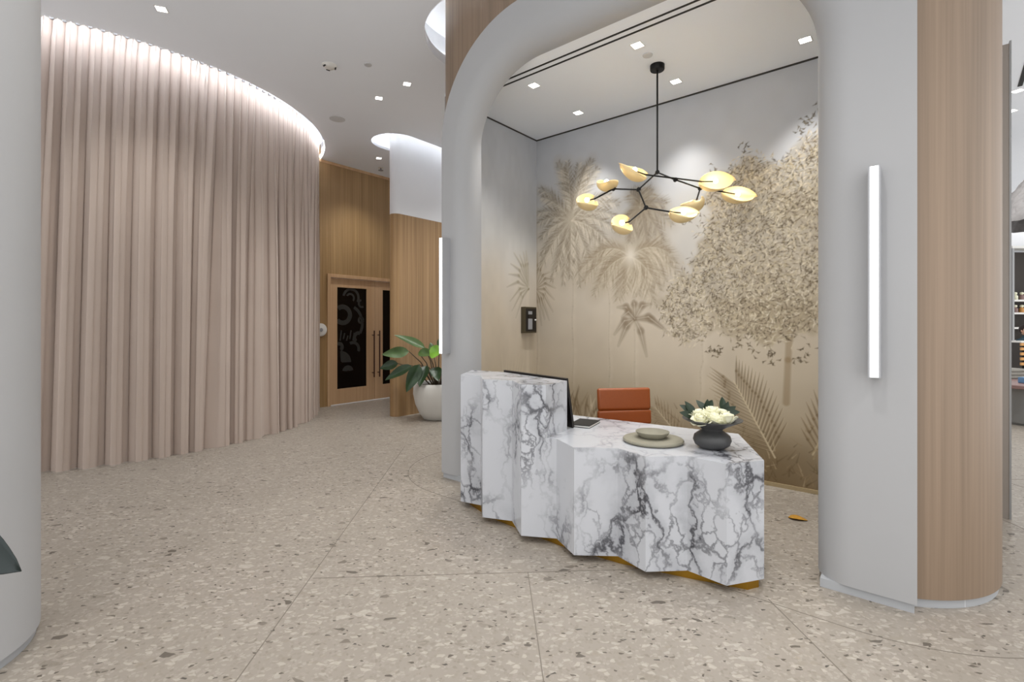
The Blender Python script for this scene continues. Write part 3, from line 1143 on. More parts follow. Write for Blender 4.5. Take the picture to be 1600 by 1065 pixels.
def stadium(r, n=32):
    dirv = Vector((-0.85, -0.53)).normalized()
    e = KC + dirv * 1.6
    a = math.degrees(math.atan2(-dirv.y, -dirv.x))
    return arc(KC.x, KC.y, r, a - 90, a + 90, n) + arc(e.x, e.y, r, a + 90, a + 270, n)


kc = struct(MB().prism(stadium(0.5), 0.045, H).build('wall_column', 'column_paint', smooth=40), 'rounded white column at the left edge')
MB().prism(stadium(0.485), 0.0, 0.045).build('base_reveal', 'reveal', kc, smooth=40)

# ------------------------------------------------------------------ curtain: two ripple-fold drapes on a curved track
QC, QR = Vector((-6.1, 7.65)), 2.862
ZT = 4.70
nr = np.random.default_rng(3)
ph_n = nr.random(400)


def n1(x, seed=0):
    i = int(math.floor(x))
    f_ = x - i
    f_ = f_ * f_ * (3 - 2 * f_)
    a = ph_n[(i * 7 + seed * 31) % 400]
    b_ = ph_n[((i + 1) * 7 + seed * 31) % 400]
    return a * (1 - f_) + b_ * f_


def fold(theta, z):
    """point of the cloth at arc angle theta (deg) and height z"""
    s = R(theta) * QR
    k = (ZT - z) / ZT
    s2 = s + (n1(s * 4.0, 1) - 0.5) * 0.26 * k ** 0.6 + (n1(s * 1.7 + 3, 2) - 0.5) * 0.16 * k
    p = 2 * PI * s2 / 0.103
    g = (math.sin(p) + 1) / 2
    amp = 0.044 * (0.75 + 0.6 * n1(s * 6, 4))
    m_ = min(1.0, k * 2.0)
    mix_ = m_ * m_ * (3 - 2 * m_) * (0.75 + 0.25 * n1(s * 2.3 + 9, 6))
    g2 = (math.sin(p / 2 + 4 * n1(s * 1.3, 7)) + 1) / 2
    o_ = amp * 2 * (g ** 0.55 - 0.6) * (1 - 0.88 * mix_) + mix_ * 0.062 * (g2 ** 0.7 * 2 - 1.15)
    tg = 0.016 * math.sin(2 * p) * (1 - 0.4 * k)
    th = R(theta) + tg / QR
    r = QR + o_ - 0.012 * k
    return (QC.x + r * math.cos(th), QC.y + r * math.sin(th), z)


def drape(a0, a1, label):
    n_ = int((a1 - a0) * 15)
    zs = [0.002, 0.05, 0.09, 0.13] + [0.13 + (ZT - 0.13) * i / 26 for i in range(1, 27)]
    rows = [[fold(a0 + (a1 - a0) * i / n_, z) for i in range(n_ + 1)] for z in zs]
    c = MB().grid(rows).build('curtain', 'curtain_fabric', smooth=180)
    tag(c, label, 'curtain', 'drapes on the curved track')
    rows = []
    for z in (0.001, 0.05, 0.09, 0.125):
        row = []
        for i in range(n_ + 1):
            p = fold(a0 + (a1 - a0) * i / n_, z)
            d = Vector((p[0] - QC.x, p[1] - QC.y)).normalized() * 0.003
            row.append((p[0] + d.x, p[1] + d.y, z))
        rows.append(row)
    MB().grid(rows).build('hem', 'curtain_fabric', c, smooth=180)
    step = 0.103 / QR
    i0 = int(R(a0) / step) + 1
    i1 = int(min(R(a1), R(-15)) / step)
    proto = None
    for i in range(i0, i1):
        th = i * step + 0.75 * step
        if th < R(-75):
            continue
        loc_ = (QC.x + (QR + 0.012) * math.cos(th), QC.y + (QR + 0.012) * math.sin(th), 4.705)
        if proto is None:
            o = MB().box(-0.008, 0.008, -0.016, 0.016, -0.012, 0.012).build('track_glider', 'carrier', c)
            proto = o
        else:
            o = proto.copy()
            COL.objects.link(o)
            o.parent = c
        o.location = loc_
        o.rotation_euler[2] = th
    return c


drape(-97, -45.6, 'blush curtain drape in the left foreground next to the white column')
drape(-45.75, 29.0, 'blush curtain drape curving away towards the oak double door')
tr = []
for k in range(121):
    a = R(-97 + 126.5 * k / 120)
    tr.append((QC.x + QR * math.cos(a), QC.y + QR * math.sin(a)))
tri = [(QC.x + (p[0] - QC.x) * 0.988, QC.y + (p[1] - QC.y) * 0.988) for p in tr]
mb = MB()
mb.grid([[(p[0], p[1], 4.72) for p in tr], [(p[0], p[1], 4.75) for p in tr], [(p[0], p[1], 4.75) for p in tri], [(p[0], p[1], 4.72) for p in tri], [(p[0], p[1], 4.72) for p in tr]])
tag(mb.build('curtain_track', 'white_plastic', smooth=40), 'curved white curtain track inside the lit ceiling cove', 'curtain track')

# ------------------------------------------------------------------ reception desk
p = [(-0.431, 4.134), (-0.256, 4.040), (-0.2264, 3.79), (0.0, 3.717), (0.0647, 3.4576), (0.3084, 3.412), (0.3988, 3.1656), (0.677, 3.1516), (0.80, 2.952), (1.0572, 2.9677), (1.2175, 2.7945), (1.4688, 2.8705)]
E_ = (0.2356, 3.4255)
F_ = (0.412, 3.690)
BR = (1.640, 3.572)
BL2 = (-0.10, 4.40)
BL1 = (-0.372, 4.555)
BK = Vector((0.46, 0.888)).normalized()
DZ0, DZ1, DZ2 = 0.05, 0.74, 1.11
desk = thing('reception_desk', 'white marble reception desk with pleated front and grey veins', 'desk', (0.5, 3.6, 0))
OFF = Vector((-0.5, -3.6))


def dl(q):
    return (q[0] + OFF.x, q[1] + OFF.y)


def slab(a, b_, z0, z1, name='front_panel', th=0.03):
    a, b_ = Vector(a), Vector(b_)
    d = (b_ - a).normalized()
    nn = Vector((-d.y, d.x)) * th
    return MB().prism([dl(a), dl(b_), dl(b_ + nn - d * 0.0), dl(a + nn)], z0, z1).build(name, 'marble', desk)


for i in range(4):
    slab(p[i], p[i + 1], DZ0, DZ2 - 0.025)
slab(p[4], E_, DZ0, DZ2 - 0.025)
slab(E_, p[5], DZ0, DZ1 - 0.025)
for i in range(5, 11):
    slab(p[i], p[i + 1], DZ0, DZ1 - 0.025)
slab(E_, F_, DZ1, DZ2 - 0.025, 'side_panel')
slab(p[11], BR, DZ0, DZ1 - 0.025, 'side_panel')
slab(BL1, p[0], DZ0, DZ2 - 0.025, 'side_panel')
slab(F_, BL2, DZ1, DZ2 - 0.025, 'back_panel')
slab(BL2, BL1, DZ1, DZ2 - 0.025, 'back_panel')
MB().prism([dl(q) for q in [E_] + p[5:] + [BR, (1.178, 3.875), (0.532, 4.314), (0.10, 4.75), (-0.30, 4.62), BL1, BL2, F_]], DZ1 - 0.025, DZ1).build('worktop', 'marble', desk)
MB().prism([dl(q) for q in p[:5] + [E_, F_, BL2, BL1]], DZ2 - 0.025, DZ2).build('counter_ledge', 'marble', desk)
base = [(-0.36, 4.20), (-0.19, 3.93), (0.02, 3.72), (0.33, 3.415), (0.69, 3.16), (1.065, 2.975), (1.36, 2.845), (1.44, 2.875), (1.58, 3.50), (1.15, 3.80), (0.5, 4.2), (0.05, 4.55), (-0.30, 4.50)]
MB().prism([dl(q) for q in base], 0.0, DZ0).build('plinth', 'brass', desk)

# monitor leaning behind the raised counter
mdir = Vector((0.489, -0.701, 0)).normalized()
mo = thing('monitor', 'wide black monitor standing behind the raised marble counter', 'monitor', (0.19, 4.095, DZ1))
c0 = Vector((-0.025, 4.455, 0)) - Vector((0.19, 4.095, 0))
c1 = Vector((0.463, 3.754, 0)) - Vector((0.19, 4.095, 0))
topo = Vector((-0.052, -0.020, 0.378))
nrm = Vector((0.82, 0.57, 0.11)).normalized() * 0.02
q4 = [c0, c1, c1 + topo, c0 + topo]
mb = MB()
mb.v = [tuple(v + Vector((0, 0, 0.002))) for v in q4] + [tuple(v + nrm + Vector((0, 0, 0.004))) for v in q4]
mb.f = [(0, 1, 2, 3), (7, 6, 5, 4), (0, 4, 5, 1), (1, 5, 6, 2), (2, 6, 7, 3), (3, 7, 4, 0)]
mb.build('housing', 'screen_black', mo, bevel=0.003)
cen = (q4[0] + q4[1] + q4[2] + q4[3]) / 4
mb = MB()
mb.v = [tuple(cen + (v - cen) * 0.93 + nrm * 1.12) for v in q4]
mb.f = [(3, 2, 1, 0)]
mb.build('screen', 'glass_dark', mo)

fo_ = thing('document_folder', 'flat black folder with white pages on the marble worktop', 'folder', (0.575, 3.90, DZ1), R(-28))
MB().box(-0.085, 0.085, -0.13, 0.13, 0.0005, 0.004).build('back_cover', 'black', fo_)
MB().box(-0.08, 0.083, -0.126, 0.126, 0.004, 0.016).build('pages', 'paper', fo_)
MB().box(-0.085, 0.085, -0.13, 0.13, 0.016, 0.020).build('front_cover', 'black', fo_)

# tray with a small bowl
tr_ = MB().lathe([(0.17, 0), (0.195, 0.006), (0.20, 0.016), (0.195, 0.024), (0.18, 0.026), (0.02, 0.026)], 48).build('round_tray', 'stone_tray', smooth=40, loc=(0.953, 3.33, DZ1))
tag(tr_, 'round grey stone tray lying on the marble worktop', 'tray')
bo = MB().lathe([(0.075, 0), (0.08, 0.004), (0.092, 0.012), (0.110, 0.036), (0.112, 0.042), (0.108, 0.042), (0.09, 0.022), (0.06, 0.016), (0.01, 0.014)], 40).build('shallow_bowl', 'stone_tray', smooth=40, loc=(0.953, 3.345, DZ1 + 0.026))
tag(bo, 'small shallow stone bowl standing on the round tray', 'bowl')

# pedestal vase with roses
VX, VY = 1.283, 3.16
va = MB().lathe([(0.055, 0), (0.075, 0.004), (0.105, 0.025), (0.116, 0.055), (0.108, 0.083), (0.078, 0.106), (0.062, 0.116), (0.066, 0.126), (0.10, 0.146), (0.145, 0.168), (0.180, 0.184), (0.182, 0.188), (0.176, 0.188), (0.14, 0.172), (0.10, 0.152), (0.03, 0.140)], 48).build('flower_vase', 'vase', smooth=50, loc=(VX, VY, DZ1))
tag(va, 'dark grey waisted vase with wide rim on the marble worktop', 'vase')


def rose(r=0.05):
    mb = MB()
    for lay, (rr, tilt, n_, h) in enumerate(((0.32, 0.10, 3, 0.95), (0.55, 0.22, 4, 0.95), (0.78, 0.38, 5, 0.85), (1.0, 0.62, 6, 0.70))):
        for k in range(n_):
            a = 2 * PI * k / n_ + lay * 0.7
            rows = []
            for i in range(6):
                u = i / 5
                row = []
                for j in range(5):
                    v = j / 4 - 0.5
                    w_ = (2 * PI / n_) * 0.75 * (0.6 + 0.6 * math.sin(PI * (0.15 + 0.7 * u)))
                    rad_ = r * rr * (0.25 + 0.75 * math.sin(PI / 2 * min(1, u * 1.3)) + tilt * max(0, u - 0.6) * 0.9)
                    z_ = r * (-0.5 + h * 1.25 * u - tilt * 0.6 * max(0, u - 0.65) * 2)
                    row.append((rad_ * math.cos(a + v * w_), rad_ * math.sin(a + v * w_), z_))
                rows.append(row)
            mb.grid(rows)
    mb.ball((0, 0, -r * 0.05), r * 0.5, 10, 6)
    return mb


rb = rose(0.062)
rme = None
spots = [(-0.085, -0.06, 0.045, 'cream rose at the left front of the vase'), (-0.02, -0.085, 0.050, 'cream rose at the front of the vase nearest the tray'), (0.055, -0.075, 0.045, 'cream rose at the right front of the vase'),
         (0.0, 0.0, 0.078, 'topmost cream rose in the middle of the vase'), (-0.07, 0.03, 0.055, 'cream rose at the back left of the vase'), (0.075, 0.02, 0.055, 'cream rose at the back right of the vase')]
for i, (dx, dy, dz, lb) in enumerate(spots):
    if i == 0:
        o = rb.build('rose', 'petal', smooth=180, solid=0.0015)
        rme = o
    else:
        o = rme.copy()
        COL.objects.link(o)
    o.location = (VX + dx, VY + dy, DZ1 + 0.148 + dz)
    o.rotation_euler = (dy * -5, dx * 5, i * 1.3)
    tag(o, lb, 'flower', 'roses in the vase')


def leaf_verts(L_, W_, n_=9, m_=4, cup=0.15, droop=0.25, pointed=1.0, wave=0.0):
    rows = []
    for i in range(n_ + 1):
        u = i / n_
        w_ = W_ / 2 * (math.sin(PI * u ** 0.8) ** 0.8) * (1 - 0.25 * u * pointed) + 0.001
        row = []
        for j in range(-m_, m_ + 1):
            v = j / m_
            row.append((u * L_, v * w_, cup * abs(v) ** 1.3 * w_ - droop * L_ * u * u + wave * math.sin(9 * u + 2 * v) * w_))
        rows.append(row)
    return MB().grid(rows)


def aim(base, direction, up=(0, 0, 1), roll=0.0):
    x = Vector(direction).normalized()
    u = Vector(up)
    if abs(x.dot(u)) > 0.98:
        u = Vector((0, 1, 0))
    y = u.cross(x).normalized()
    z = x.cross(y)
    M = Matrix((x, y, z)).transposed().to_4x4()
    return Matrix.Translation(base) @ M @ Matrix.Rotation(roll, 4, 'X')


sprigs = [((0.09, 0.05, 0.16), [(0.5, 0.1, 1.0), (0.9, 0.0, 0.55), (1.0, -0.3, 0.15), (0.2, 0.4, 0.9)], 'dark green leaf sprig at the right of the vase'),
          ((-0.10, 0.03, 0.16), [(-1.0, -0.2, 0.35), (-0.5, 0.2, 0.9), (-0.9, 0.3, 0.6)], 'dark green leaf sprig at the left of the vase'),
          ((0.0, 0.09, 0.17), [(0.3, 0.4, 0.9), (-0.4, 0.5, 0.7), (0.7, 0.5, 0.7)], 'dark green leaf sprig at the back of the vase')]
for (bx, by, bz), dirs, lb in sprigs:
    t = thing('leaf_sprig', lb, 'leaf', (VX + bx, VY + by, DZ1 + bz + 0.035), 0, 'leaf sprigs in the vase')
    MB().tube([(-bx * .5, -by * .5, -0.045), (0, 0, 0.02)], 0.003, 6).build('stem', 'stem', t)
    for k, d in enumerate(dirs):
        leaf_verts(0.105, 0.056, 6, 2, 0.2, 0.15).xform(aim((0, 0, 0.01 * k), d, up=(0.1, -0.9, 0.4))).build('leaf', 'sprig', t, smooth=180)

# ------------------------------------------------------------------ orange leather office chair
ch = thing('office_chair', 'orange leather office chair behind the marble desk', 'chair', (1.045, 4.32, 0), R(8))


def cushion(w, d, h, bx, by, bz, tilt=0.0, name='seat', r=0.03):
    mb = MB().box(-w / 2, w / 2, -d / 2, d / 2, -h / 2, h / 2)
    mb.xform(Matrix.Translation((bx, by, bz)) @ Matrix.Rotation(tilt, 4, 'X'))
    return mb.build(name, 'leather', ch, bevel=r, bseg=4, smooth=50)


cushion(0.50, 0.05, 0.20, 0, 0.178, 0.853, R(-5), 'upper_backrest', 0.022)
cushion(0.505, 0.05, 0.13, 0, 0.165, 0.690, R(-4), 'middle_backrest', 0.02)
cushion(0.50, 0.05, 0.14, 0, 0.155, 0.560, R(-3), 'lower_backrest', 0.02)
MB().box(-0.23, 0.23, 0.205, 0.22, 0.50, 0.94).build('back_shell', 'leather', ch, bevel=0.006)
cushion(0.50, 0.48, 0.07, 0, -0.08, 0.455, 0, 'seat', 0.03)
MB().tube([(0, -0.05, 0.09), (0, -0.05, 0.42)], 0.028, 14).build('gas_column', 'grey_metal', ch, smooth=40)
for k in range(5):
    a = 2 * PI * k / 5 + 0.3
    e = (0.30 * math.cos(a), -0.05 + 0.30 * math.sin(a))
    lg = MB().tube([(0, -0.05, 0.115), (e[0] * .6, -0.05 + (e[1] + .05) * .6, 0.10), (e[0], e[1], 0.075)], [0.026, 0.02, 0.014], 8).build('base_leg', 'grey_metal', ch, smooth=40)
    MB().tube([(e[0] - .02 * math.sin(a), e[1] + .02 * math.cos(a), 0.031), (e[0] + .02 * math.sin(a), e[1] - .02 * math.cos(a), 0.031)], 0.03, 14).build('caster', 'black', lg, smooth=40)

# ------------------------------------------------------------------ chandelier
HX, HY, HZ = A(1.811, 1.049, 0).x, A(1.811, 1.049, 0).y, 2.952
chd = thing('chandelier', 'branching black chandelier with eight gold shell shades', 'chandelier', (HX, HY, HA))
CH0 = Vector((HX, HY, HA))
N = dict(H=(HX, HY, HZ), J1=(1.155, 4.5, 2.763), J2=(0.937, 4.55, 2.783), J3=(1.169, 4.3, 2.55), A=(0.905, 4.68, 2.885), B=(0.75, 4.5, 2.677), C=(0.992, 4.18, 2.401), D=(1.377, 4.25, 2.501),
         J4=(1.499, 4.52, 2.858), E=(1.194, 4.4, 2.868), F=(1.768, 4.6, 2.865), J5=(1.787, 4.68, 2.823), G=(1.726, 4.6, 2.700), Hs=(2.047, 4.75, 2.807))
N = {k: Vector(v) - CH0 for k, v in N.items()}
MB().lathe([(0.01, -0.05), (0.062, -0.048), (0.066, -0.04), (0.066, 0.0)], 32).build('canopy', 'black_metal', chd, smooth=40)
MB().tube([(0, 0, -0.04), tuple(N['H'])], 0.0085, 10).build('rod', 'black_metal', chd, smooth=40)
for a, b_ in (('H', 'J1'), ('J1', 'J2'), ('J1', 'J3'), ('J2', 'A'), ('J2', 'B'), ('J3', 'C'), ('J3', 'D'), ('H', 'J4'), ('E', 'F'), ('J4', 'J5'), ('J5', 'G'), ('J5', 'Hs')):
    MB().tube([tuple(N[a]), tuple(N[b_])], 0.0075, 8).build('arm', 'black_metal', chd, smooth=40)
for a in ('H', 'J1', 'J2', 'J3', 'J4', 'J5'):
    jo = MB()
    k = len(jo.v)
    jo.tube([(0, -0.012, 0), (0, 0.012, 0)], 0.019, 14)
    jo.ball((0, 0, 0), 0.015, 12, 8)
    jo.xform(Matrix.Translation(N[a]))
    jo.build('joint', 'black_metal', chd, smooth=40)


def shell(L_=0.29, W_=0.098, twist=0.7, open_=1.7):
    """mussel-like cupped shade lying along +x, opening upwards"""
    rows = []
    n_, m_ = 18, 16
    for i in range(n_ + 1):
        u = i / n_
        w_ = W_ * (math.sin(PI * min(1, 0.04 + 0.96 * u ** 0.85)) ** 0.62) + 0.002
        row = []
        for j in range(m_ + 1):
            ph = (-open_ + (2 * open_) * j / m_) + twist * (u - 0.5)
            rr = w_ * (1 + 0.18 * (j / m_ - 0.5) * math.sin(PI * u))
            row.append((L_ * u - 0.02 + 0.03 * (j / m_ - .5), rr * math.sin(ph), -rr * 0.85 * math.cos(ph) + 0.25 * W_ * u * u))
        rows.append(row)
    return MB().grid(rows)


shades = [('A', (-0.20, -0.75, -0.30), R(0), 0.27), ('B', (-0.193, -0.16, -0.09), R(-35), 0.27), ('C', (-0.19, -0.14, -0.07), R(-45), 0.25), ('D', (0.24, 0.05, -0.02), R(40), 0.27),
          ('E', (-0.25, -0.10, 0.04), R(-35), 0.31), ('F', (0.30, 0.02, 0.0), R(72), 0.33), ('G', (-0.05, 0.75, -0.25), R(0), 0.25), ('Hs', (0.30, 0.0, -0.065), R(60), 0.32)]
for key, d, roll, ln in shades:
    M = aim(N[key], d, roll=roll)
    sh = shell(ln).xform(M).build('shade', 'shade_gold', chd, smooth=180, solid=0.003)
    b0 = M @ Vector((ln * 0.40, 0, 0.012))
    MB().ball(tuple(b0), 0.021, 12, 8).build('bulb', 'bulb_glow', sh, smooth=180)
    MB().tube([tuple(N[key]), tuple(M @ Vector((ln * 0.34, 0, 0.004)))], 0.006, 8).build('lamp_holder', 'black_metal', sh, smooth=40)

# ------------------------------------------------------------------ vertical wall lights on the arch
for (s, lb) in ((0.098, 'tall slim lit wall light on the left leg of the white arch'), (3.513, 'tall slim lit wall light on the right leg of the white arch')):
    t = thing('wall_light', lb, 'wall light', A(s, 0, 1.245), AR, 'slim wall lights on the arch')
    mb = MB().box(-0.027, -0.019, -0.10, 0.0, 0, 1.135).box(0.019, 0.027, -0.10, 0.0, 0, 1.135).box(-0.019, 0.019, -0.086, 0.0, 0, 1.135)
    mb.build('housing', 'sconce_body', t)
    MB().box(-0.0185, 0.0185, -0.102, -0.087, 0.004, 1.131).build('diffuser', 'sconce_glow', t)

# ------------------------------------------------------------------ small cabinet on the mural side wall
wc = thing('wall_cabinet', 'small bronze wall cabinet with dark glazed front beside the corner palm', 'cabinet', A(-0.18, 1.50, 1.425), AR)
MB().box(0.0, 0.07, 0.0, 0.235, 0, 0.33).build('body', 'cabinet_bronze', wc, bevel=0.004)
MB().box(0.07, 0.074, 0.012, 0.223, 0.02, 0.31).build('door', 'screen_black', wc)
MB().box(0.074, 0.082, 0.05, 0.135, 0.045, 0.18).build('handset', 'device_grey', wc, bevel=0.004)
MB().box(0.074, 0.080, 0.05, 0.135, 0.19, 0.225).build('label_plate', 'screen_black', wc)
MB().box(0.074, 0.080, 0.055, 0.13, 0.235, 0.275).build('display', 'device_grey', wc)
MB().ball((0.082, 0.195, 0.165), 0.012, 10, 6).build('knob', 'white_plastic', wc, smooth=180)

# ------------------------------------------------------------------ potted plant by the partition
PX, PY = -1.21, 8.05
pp = thing('potted_plant', 'large leafy green plant in a rounded white planter by the oak partition', 'plant', (PX, PY, 0))
MB().lathe([(0.20, 0), (0.235, 0.01), (0.30, 0.10), (0.365, 0.25), (0.40, 0.42), (0.395, 0.53), (0.375, 0.585), (0.362, 0.59), (0.35, 0.58), (0.355, 0.50), (0.02, 0.49)], 48).build('planter', 'pot_white', pp, smooth=50)
MB().lathe([(0.352, 0.50), (0.34, 0.535), (0.2, 0.55), (0.02, 0.555)], 32).build('soil', 'soil', pp, smooth=50)
LV = [((-0.20, -0.05, 1.15), (-0.68, -0.10, 1.33), 0.17, 'leaf_mid'), ((-0.44, -0.15, 1.10), (-0.84, -0.20, 1.02), 0.19, 'leaf_mid'), ((-0.64, -0.05, 0.90), (-0.92, -0.05, 0.80), 0.17, 'leaf_dark'),
      ((-0.38, -0.22, 0.88), (-0.76, -0.28, 0.64), 0.17, 'leaf_dark'), ((-0.26, -0.25, 0.90), (-0.40, -0.42, 0.50), 0.22, 'leaf_dark'), ((-0.10, -0.22, 1.04), (0.14, -0.30, 1.14), 0.24, 'leaf_light'),
      ((-0.30, -0.10, 1.08), (-0.06, -0.22, 1.04), 0.18, 'leaf_mid'), ((0.02, 0.02, 1.15), (0.12, 0.05, 1.36), 0.16, 'leaf_mid'), ((-0.15, -0.22, 0.88), (-0.22, -0.40, 0.58), 0.20, 'leaf_dark'),
      ((-0.02, -0.20, 0.85), (0.06, -0.42, 0.66), 0.20, 'leaf_dark'), ((0.20, -0.1, 0.95), (0.60, -0.2, 0.9), 0.19, 'leaf_mid'), ((0.25, 0.1, 1.05), (0.65, 0.15, 1.2), 0.18, 'leaf_mid'),
      ((0.1, 0.25, 1.0), (0.2, 0.5, 1.05), 0.18, 'leaf_dark'), ((-0.08, 0.12, 1.0), (-0.16, 0.22, 1.22), 0.16, 'leaf_mid'), ((0.22, -0.2, 0.8), (0.48, -0.35, 0.6), 0.18, 'leaf_dark')]
for (b_, t_, w_, m_) in LV:
    b_, t_ = Vector(b_), Vector(t_)
    d = t_ - b_
    L_ = d.length
    lf = leaf_verts(L_ * 1.05, w_ * 1.05, 10, 4, 0.35, 0.06, 1.0, 0.06).xform(aim(b_, d + Vector((0, 0, 0.10 * L_)), up=(0.1, -0.85, 0.55), roll=rnd.uniform(-.35, .35))).build('leaf', m_, pp, smooth=180)
    s0 = Vector((b_.x * 0.18, b_.y * 0.18, 0.54))
    MB().tube([tuple(s0), tuple((s0 + b_) / 2 + Vector((0, 0, 0.10))), tuple(b_)], [0.012, 0.009, 0.006], 7).build('petiole', 'stem', lf, smooth=60)

# dark plant whose leaf tip enters at the left edge
dp = thing('potted_plant', 'dark pointed leaf reaching in at the left edge before the white column', 'plant', (-2.20, 1.42, 0))
MB().lathe([(0.10, 0), (0.13, 0.01), (0.15, 0.28), (0.145, 0.29), (0.135, 0.28), (0.01, 0.26)], 28).build('planter', 'black', dp, smooth=50)
O_ = Vector((-2.20, 1.42, 0))
for (b_, t_, w_) in ((Vector((-2.06, 1.70, 0.85)), Vector((-1.742, 1.75, 0.655)), 0.20), (Vector((-2.25, 1.50, 0.80)), Vector((-2.35, 1.60, 1.1)), 0.14), (Vector((-2.25, 1.25, 0.7)), Vector((-2.2, 0.95, 0.75)), 0.14)):
    d = t_ - b_
    lf = leaf_verts(d.length, w_, 10, 4, 0.3, 0.0).xform(aim(b_ - O_, d, up=(0.2, -1, 0.5))).build('leaf', 'leaf_black', dp, smooth=180, solid=0.002)
    MB().tube([(0, 0, 0.26), tuple((b_ - O_) * 0.5 + Vector((0, 0, 0.25))), tuple(b_ - O_)], [0.009, 0.007, 0.005], 7).build('petiole', 'leaf_black', lf, smooth=60)

# golden fallen leaf on the alcove floor
fl_ = leaf_verts(0.135, 0.10, 8, 3, 0.3, 0.0).build('fallen_leaf', 'leaf_gold', smooth=180, solid=0.0015, loc=(2.19, 3.91, 0.003), rz=R(-30))
tag(fl_, 'golden brown leaf lying on the floor beside the marble desk', 'leaf')

# ------------------------------------------------------------------ ceiling fixtures
AL = [(0.692, 0.62, 'square downlight at the front left of the alcove ceiling near the air slots'), (1.815, 0.62, 'square downlight in the alcove ceiling in front of the chandelier canopy'), (2.95, 0.62, 'square downlight at the front right of the alcove ceiling'),
      (0.692, 1.456, 'square downlight near the back left corner of the alcove ceiling'), (1.828, 1.456, 'square downlight in the alcove ceiling between chandelier canopy and mural'), (2.948, 1.456, 'square downlight at the back right of the alcove ceiling beside the mural')]
for s, t, lb in AL:
    q = A(s, t, HA)
    downlight(q.x, q.y, HA, lb, AR, P_ALCOVE * (1.0 if t < 1 else 1.25), 0.085, 'square downlights in the alcove ceiling', 105 if t < 1 else 78, 0.9)
LBL = [(-3.401, 4.779, 'square lobby downlight above the left end of the curtain'), (-1.335, 6.266, 'square lobby downlight nearer the white arch, of the close pair'), (-1.798, 6.656, 'square lobby downlight further from the arch, of the close pair'),
       (-2.448, 9.062, 'square lobby downlight in front of the oak wall')]
for x, y, lb in LBL:
    downlight(x, y, H, lb, R(20), P_LOBBY, 0.085, 'square downlights in the lobby ceiling', 110, 1.0)
for k, (x, y) in enumerate(((-1.2, 2.6), (0.6, 1.6), (2.8, 0.4), (-2.4, 0.6), (4.6, 2.0), (0.4, -0.2), (-0.75, 7.3), (-0.1, 8.6))):  # downlights out of view, added to brighten the lobby and corridor
    downlight(x, y, H, ('unseen added downlight before the arch, nearest the left column', 'unseen added downlight before the marble desk', 'unseen added downlight before the right leg of the arch', 'unseen added downlight beside the left column', 'unseen added downlight beside the oak clad column', 'unseen added downlight directly above the camera', 'unseen added corridor downlight nearest the arch', 'unseen added corridor downlight beside the oak partition')[k], R(20), P_LOBBY * 1.1, 0.085, 'added fill downlights out of view over lobby and corridor', 115, 1.0)
for k, (x, y, lb) in enumerate(((6.62, 6.45, 'square downlight at the far right just below the black air slots'), (7.15, 7.06, 'square downlight at the far right edge further from the air slots'), (9.4, 8.9, 'unseen added downlight lighting the shop'))):  # the last one is out of view, added to light the shop
    downlight(x, y, H, lb, R(20), P_LOBBY * 1.6, 0.10, 'square downlights at the shop side', 115, 1.0)

dfz = thing('air_diffuser', 'long twin black air slot in the alcove ceiling', 'air vent', A(0.44, 0.39, HA), AR)
MB().box(0.0, 2.75, 0.030, 0.050, -0.004, -0.0005).build('slot', 'black', dfz)
MB().box(0.12, 2.75, -0.045, -0.025, -0.004, -0.0005).build('slot', 'black', dfz)
dfz = thing('air_diffuser', 'twin black air slot in the ceiling at the far right edge', 'air vent', (6.48, 6.36, H), math.atan2(-0.6, -0.53))
MB().box(0.0, 2.4, 0.03, 0.075, -0.004, -0.0005).build('slot', 'black', dfz)
MB().box(0.0, 2.4, 0.115, 0.16, -0.004, -0.0005).build('slot', 'black', dfz)

sd = thing('ceiling_detector', 'round white ceiling detector with dark vents near the curtain', 'detector', (-2.153, 5.818, H))
MB().lathe([(0.02, -0.035), (0.05, -0.033), (0.07, -0.02), (0.085, -0.004), (0.085, 0.0)], 28).build('housing', 'white_plastic', sd, smooth=40)
for a in (0.4, 2.2, 4.0):
    MB().box(-0.02, 0.02, -0.008, 0.008, -0.012, 0.004).xform(Matrix.Translation((0.066 * math.cos(a), 0.066 * math.sin(a), -0.022)) @ Matrix.Rotation(a + PI / 2, 4, 'Z') @ Matrix.Rotation(R(40), 4, 'X')).build('vent', 'black', sd)
sp_ = MB().lathe([(0.02, -0.004), (0.105, -0.004), (0.112, -0.002), (0.112, 0.0)], 36).build('ceiling_speaker', 'speaker_grey', smooth=40, loc=(-2.602, 7.34, H))
tag(sp_, 'flat grey round ceiling speaker between curtain and corridor', 'speaker')
for (x, y, z, lb) in ((-1.696, 5.803, H, 'flush white sprinkler cap in the lobby ceiling beside the detector'), (A(1.816, .826).x, A(1.816, .826).y, HA, 'flush white sprinkler cap in the alcove ceiling beside the canopy')):
    o = MB().lathe([(0.01, -0.008), (0.042, -0.008), (0.045, -0.003), (0.045, 0.0)], 28).build('sprinkler', 'cap_white', smooth=40, loc=(x, y, z))
    tag(o, lb, 'sprinkler', 'sprinkler caps')
ss = thing('sprinkler', 'small exposed ceiling sprinkler in front of the oak wall', 'sprinkler', (-2.56, 9.617, H))
MB().lathe([(0.05, -0.006), (0.055, 0.0)], 24).build('rose_plate', 'white_plastic', ss, smooth=40)
MB().lathe([(0.012, -0.06), (0.05, -0.055), (0.05, -0.05), (0.012, -0.045), (0.012, -0.006)], 16).build('sprinkler_head', 'device_grey', ss, smooth=40)

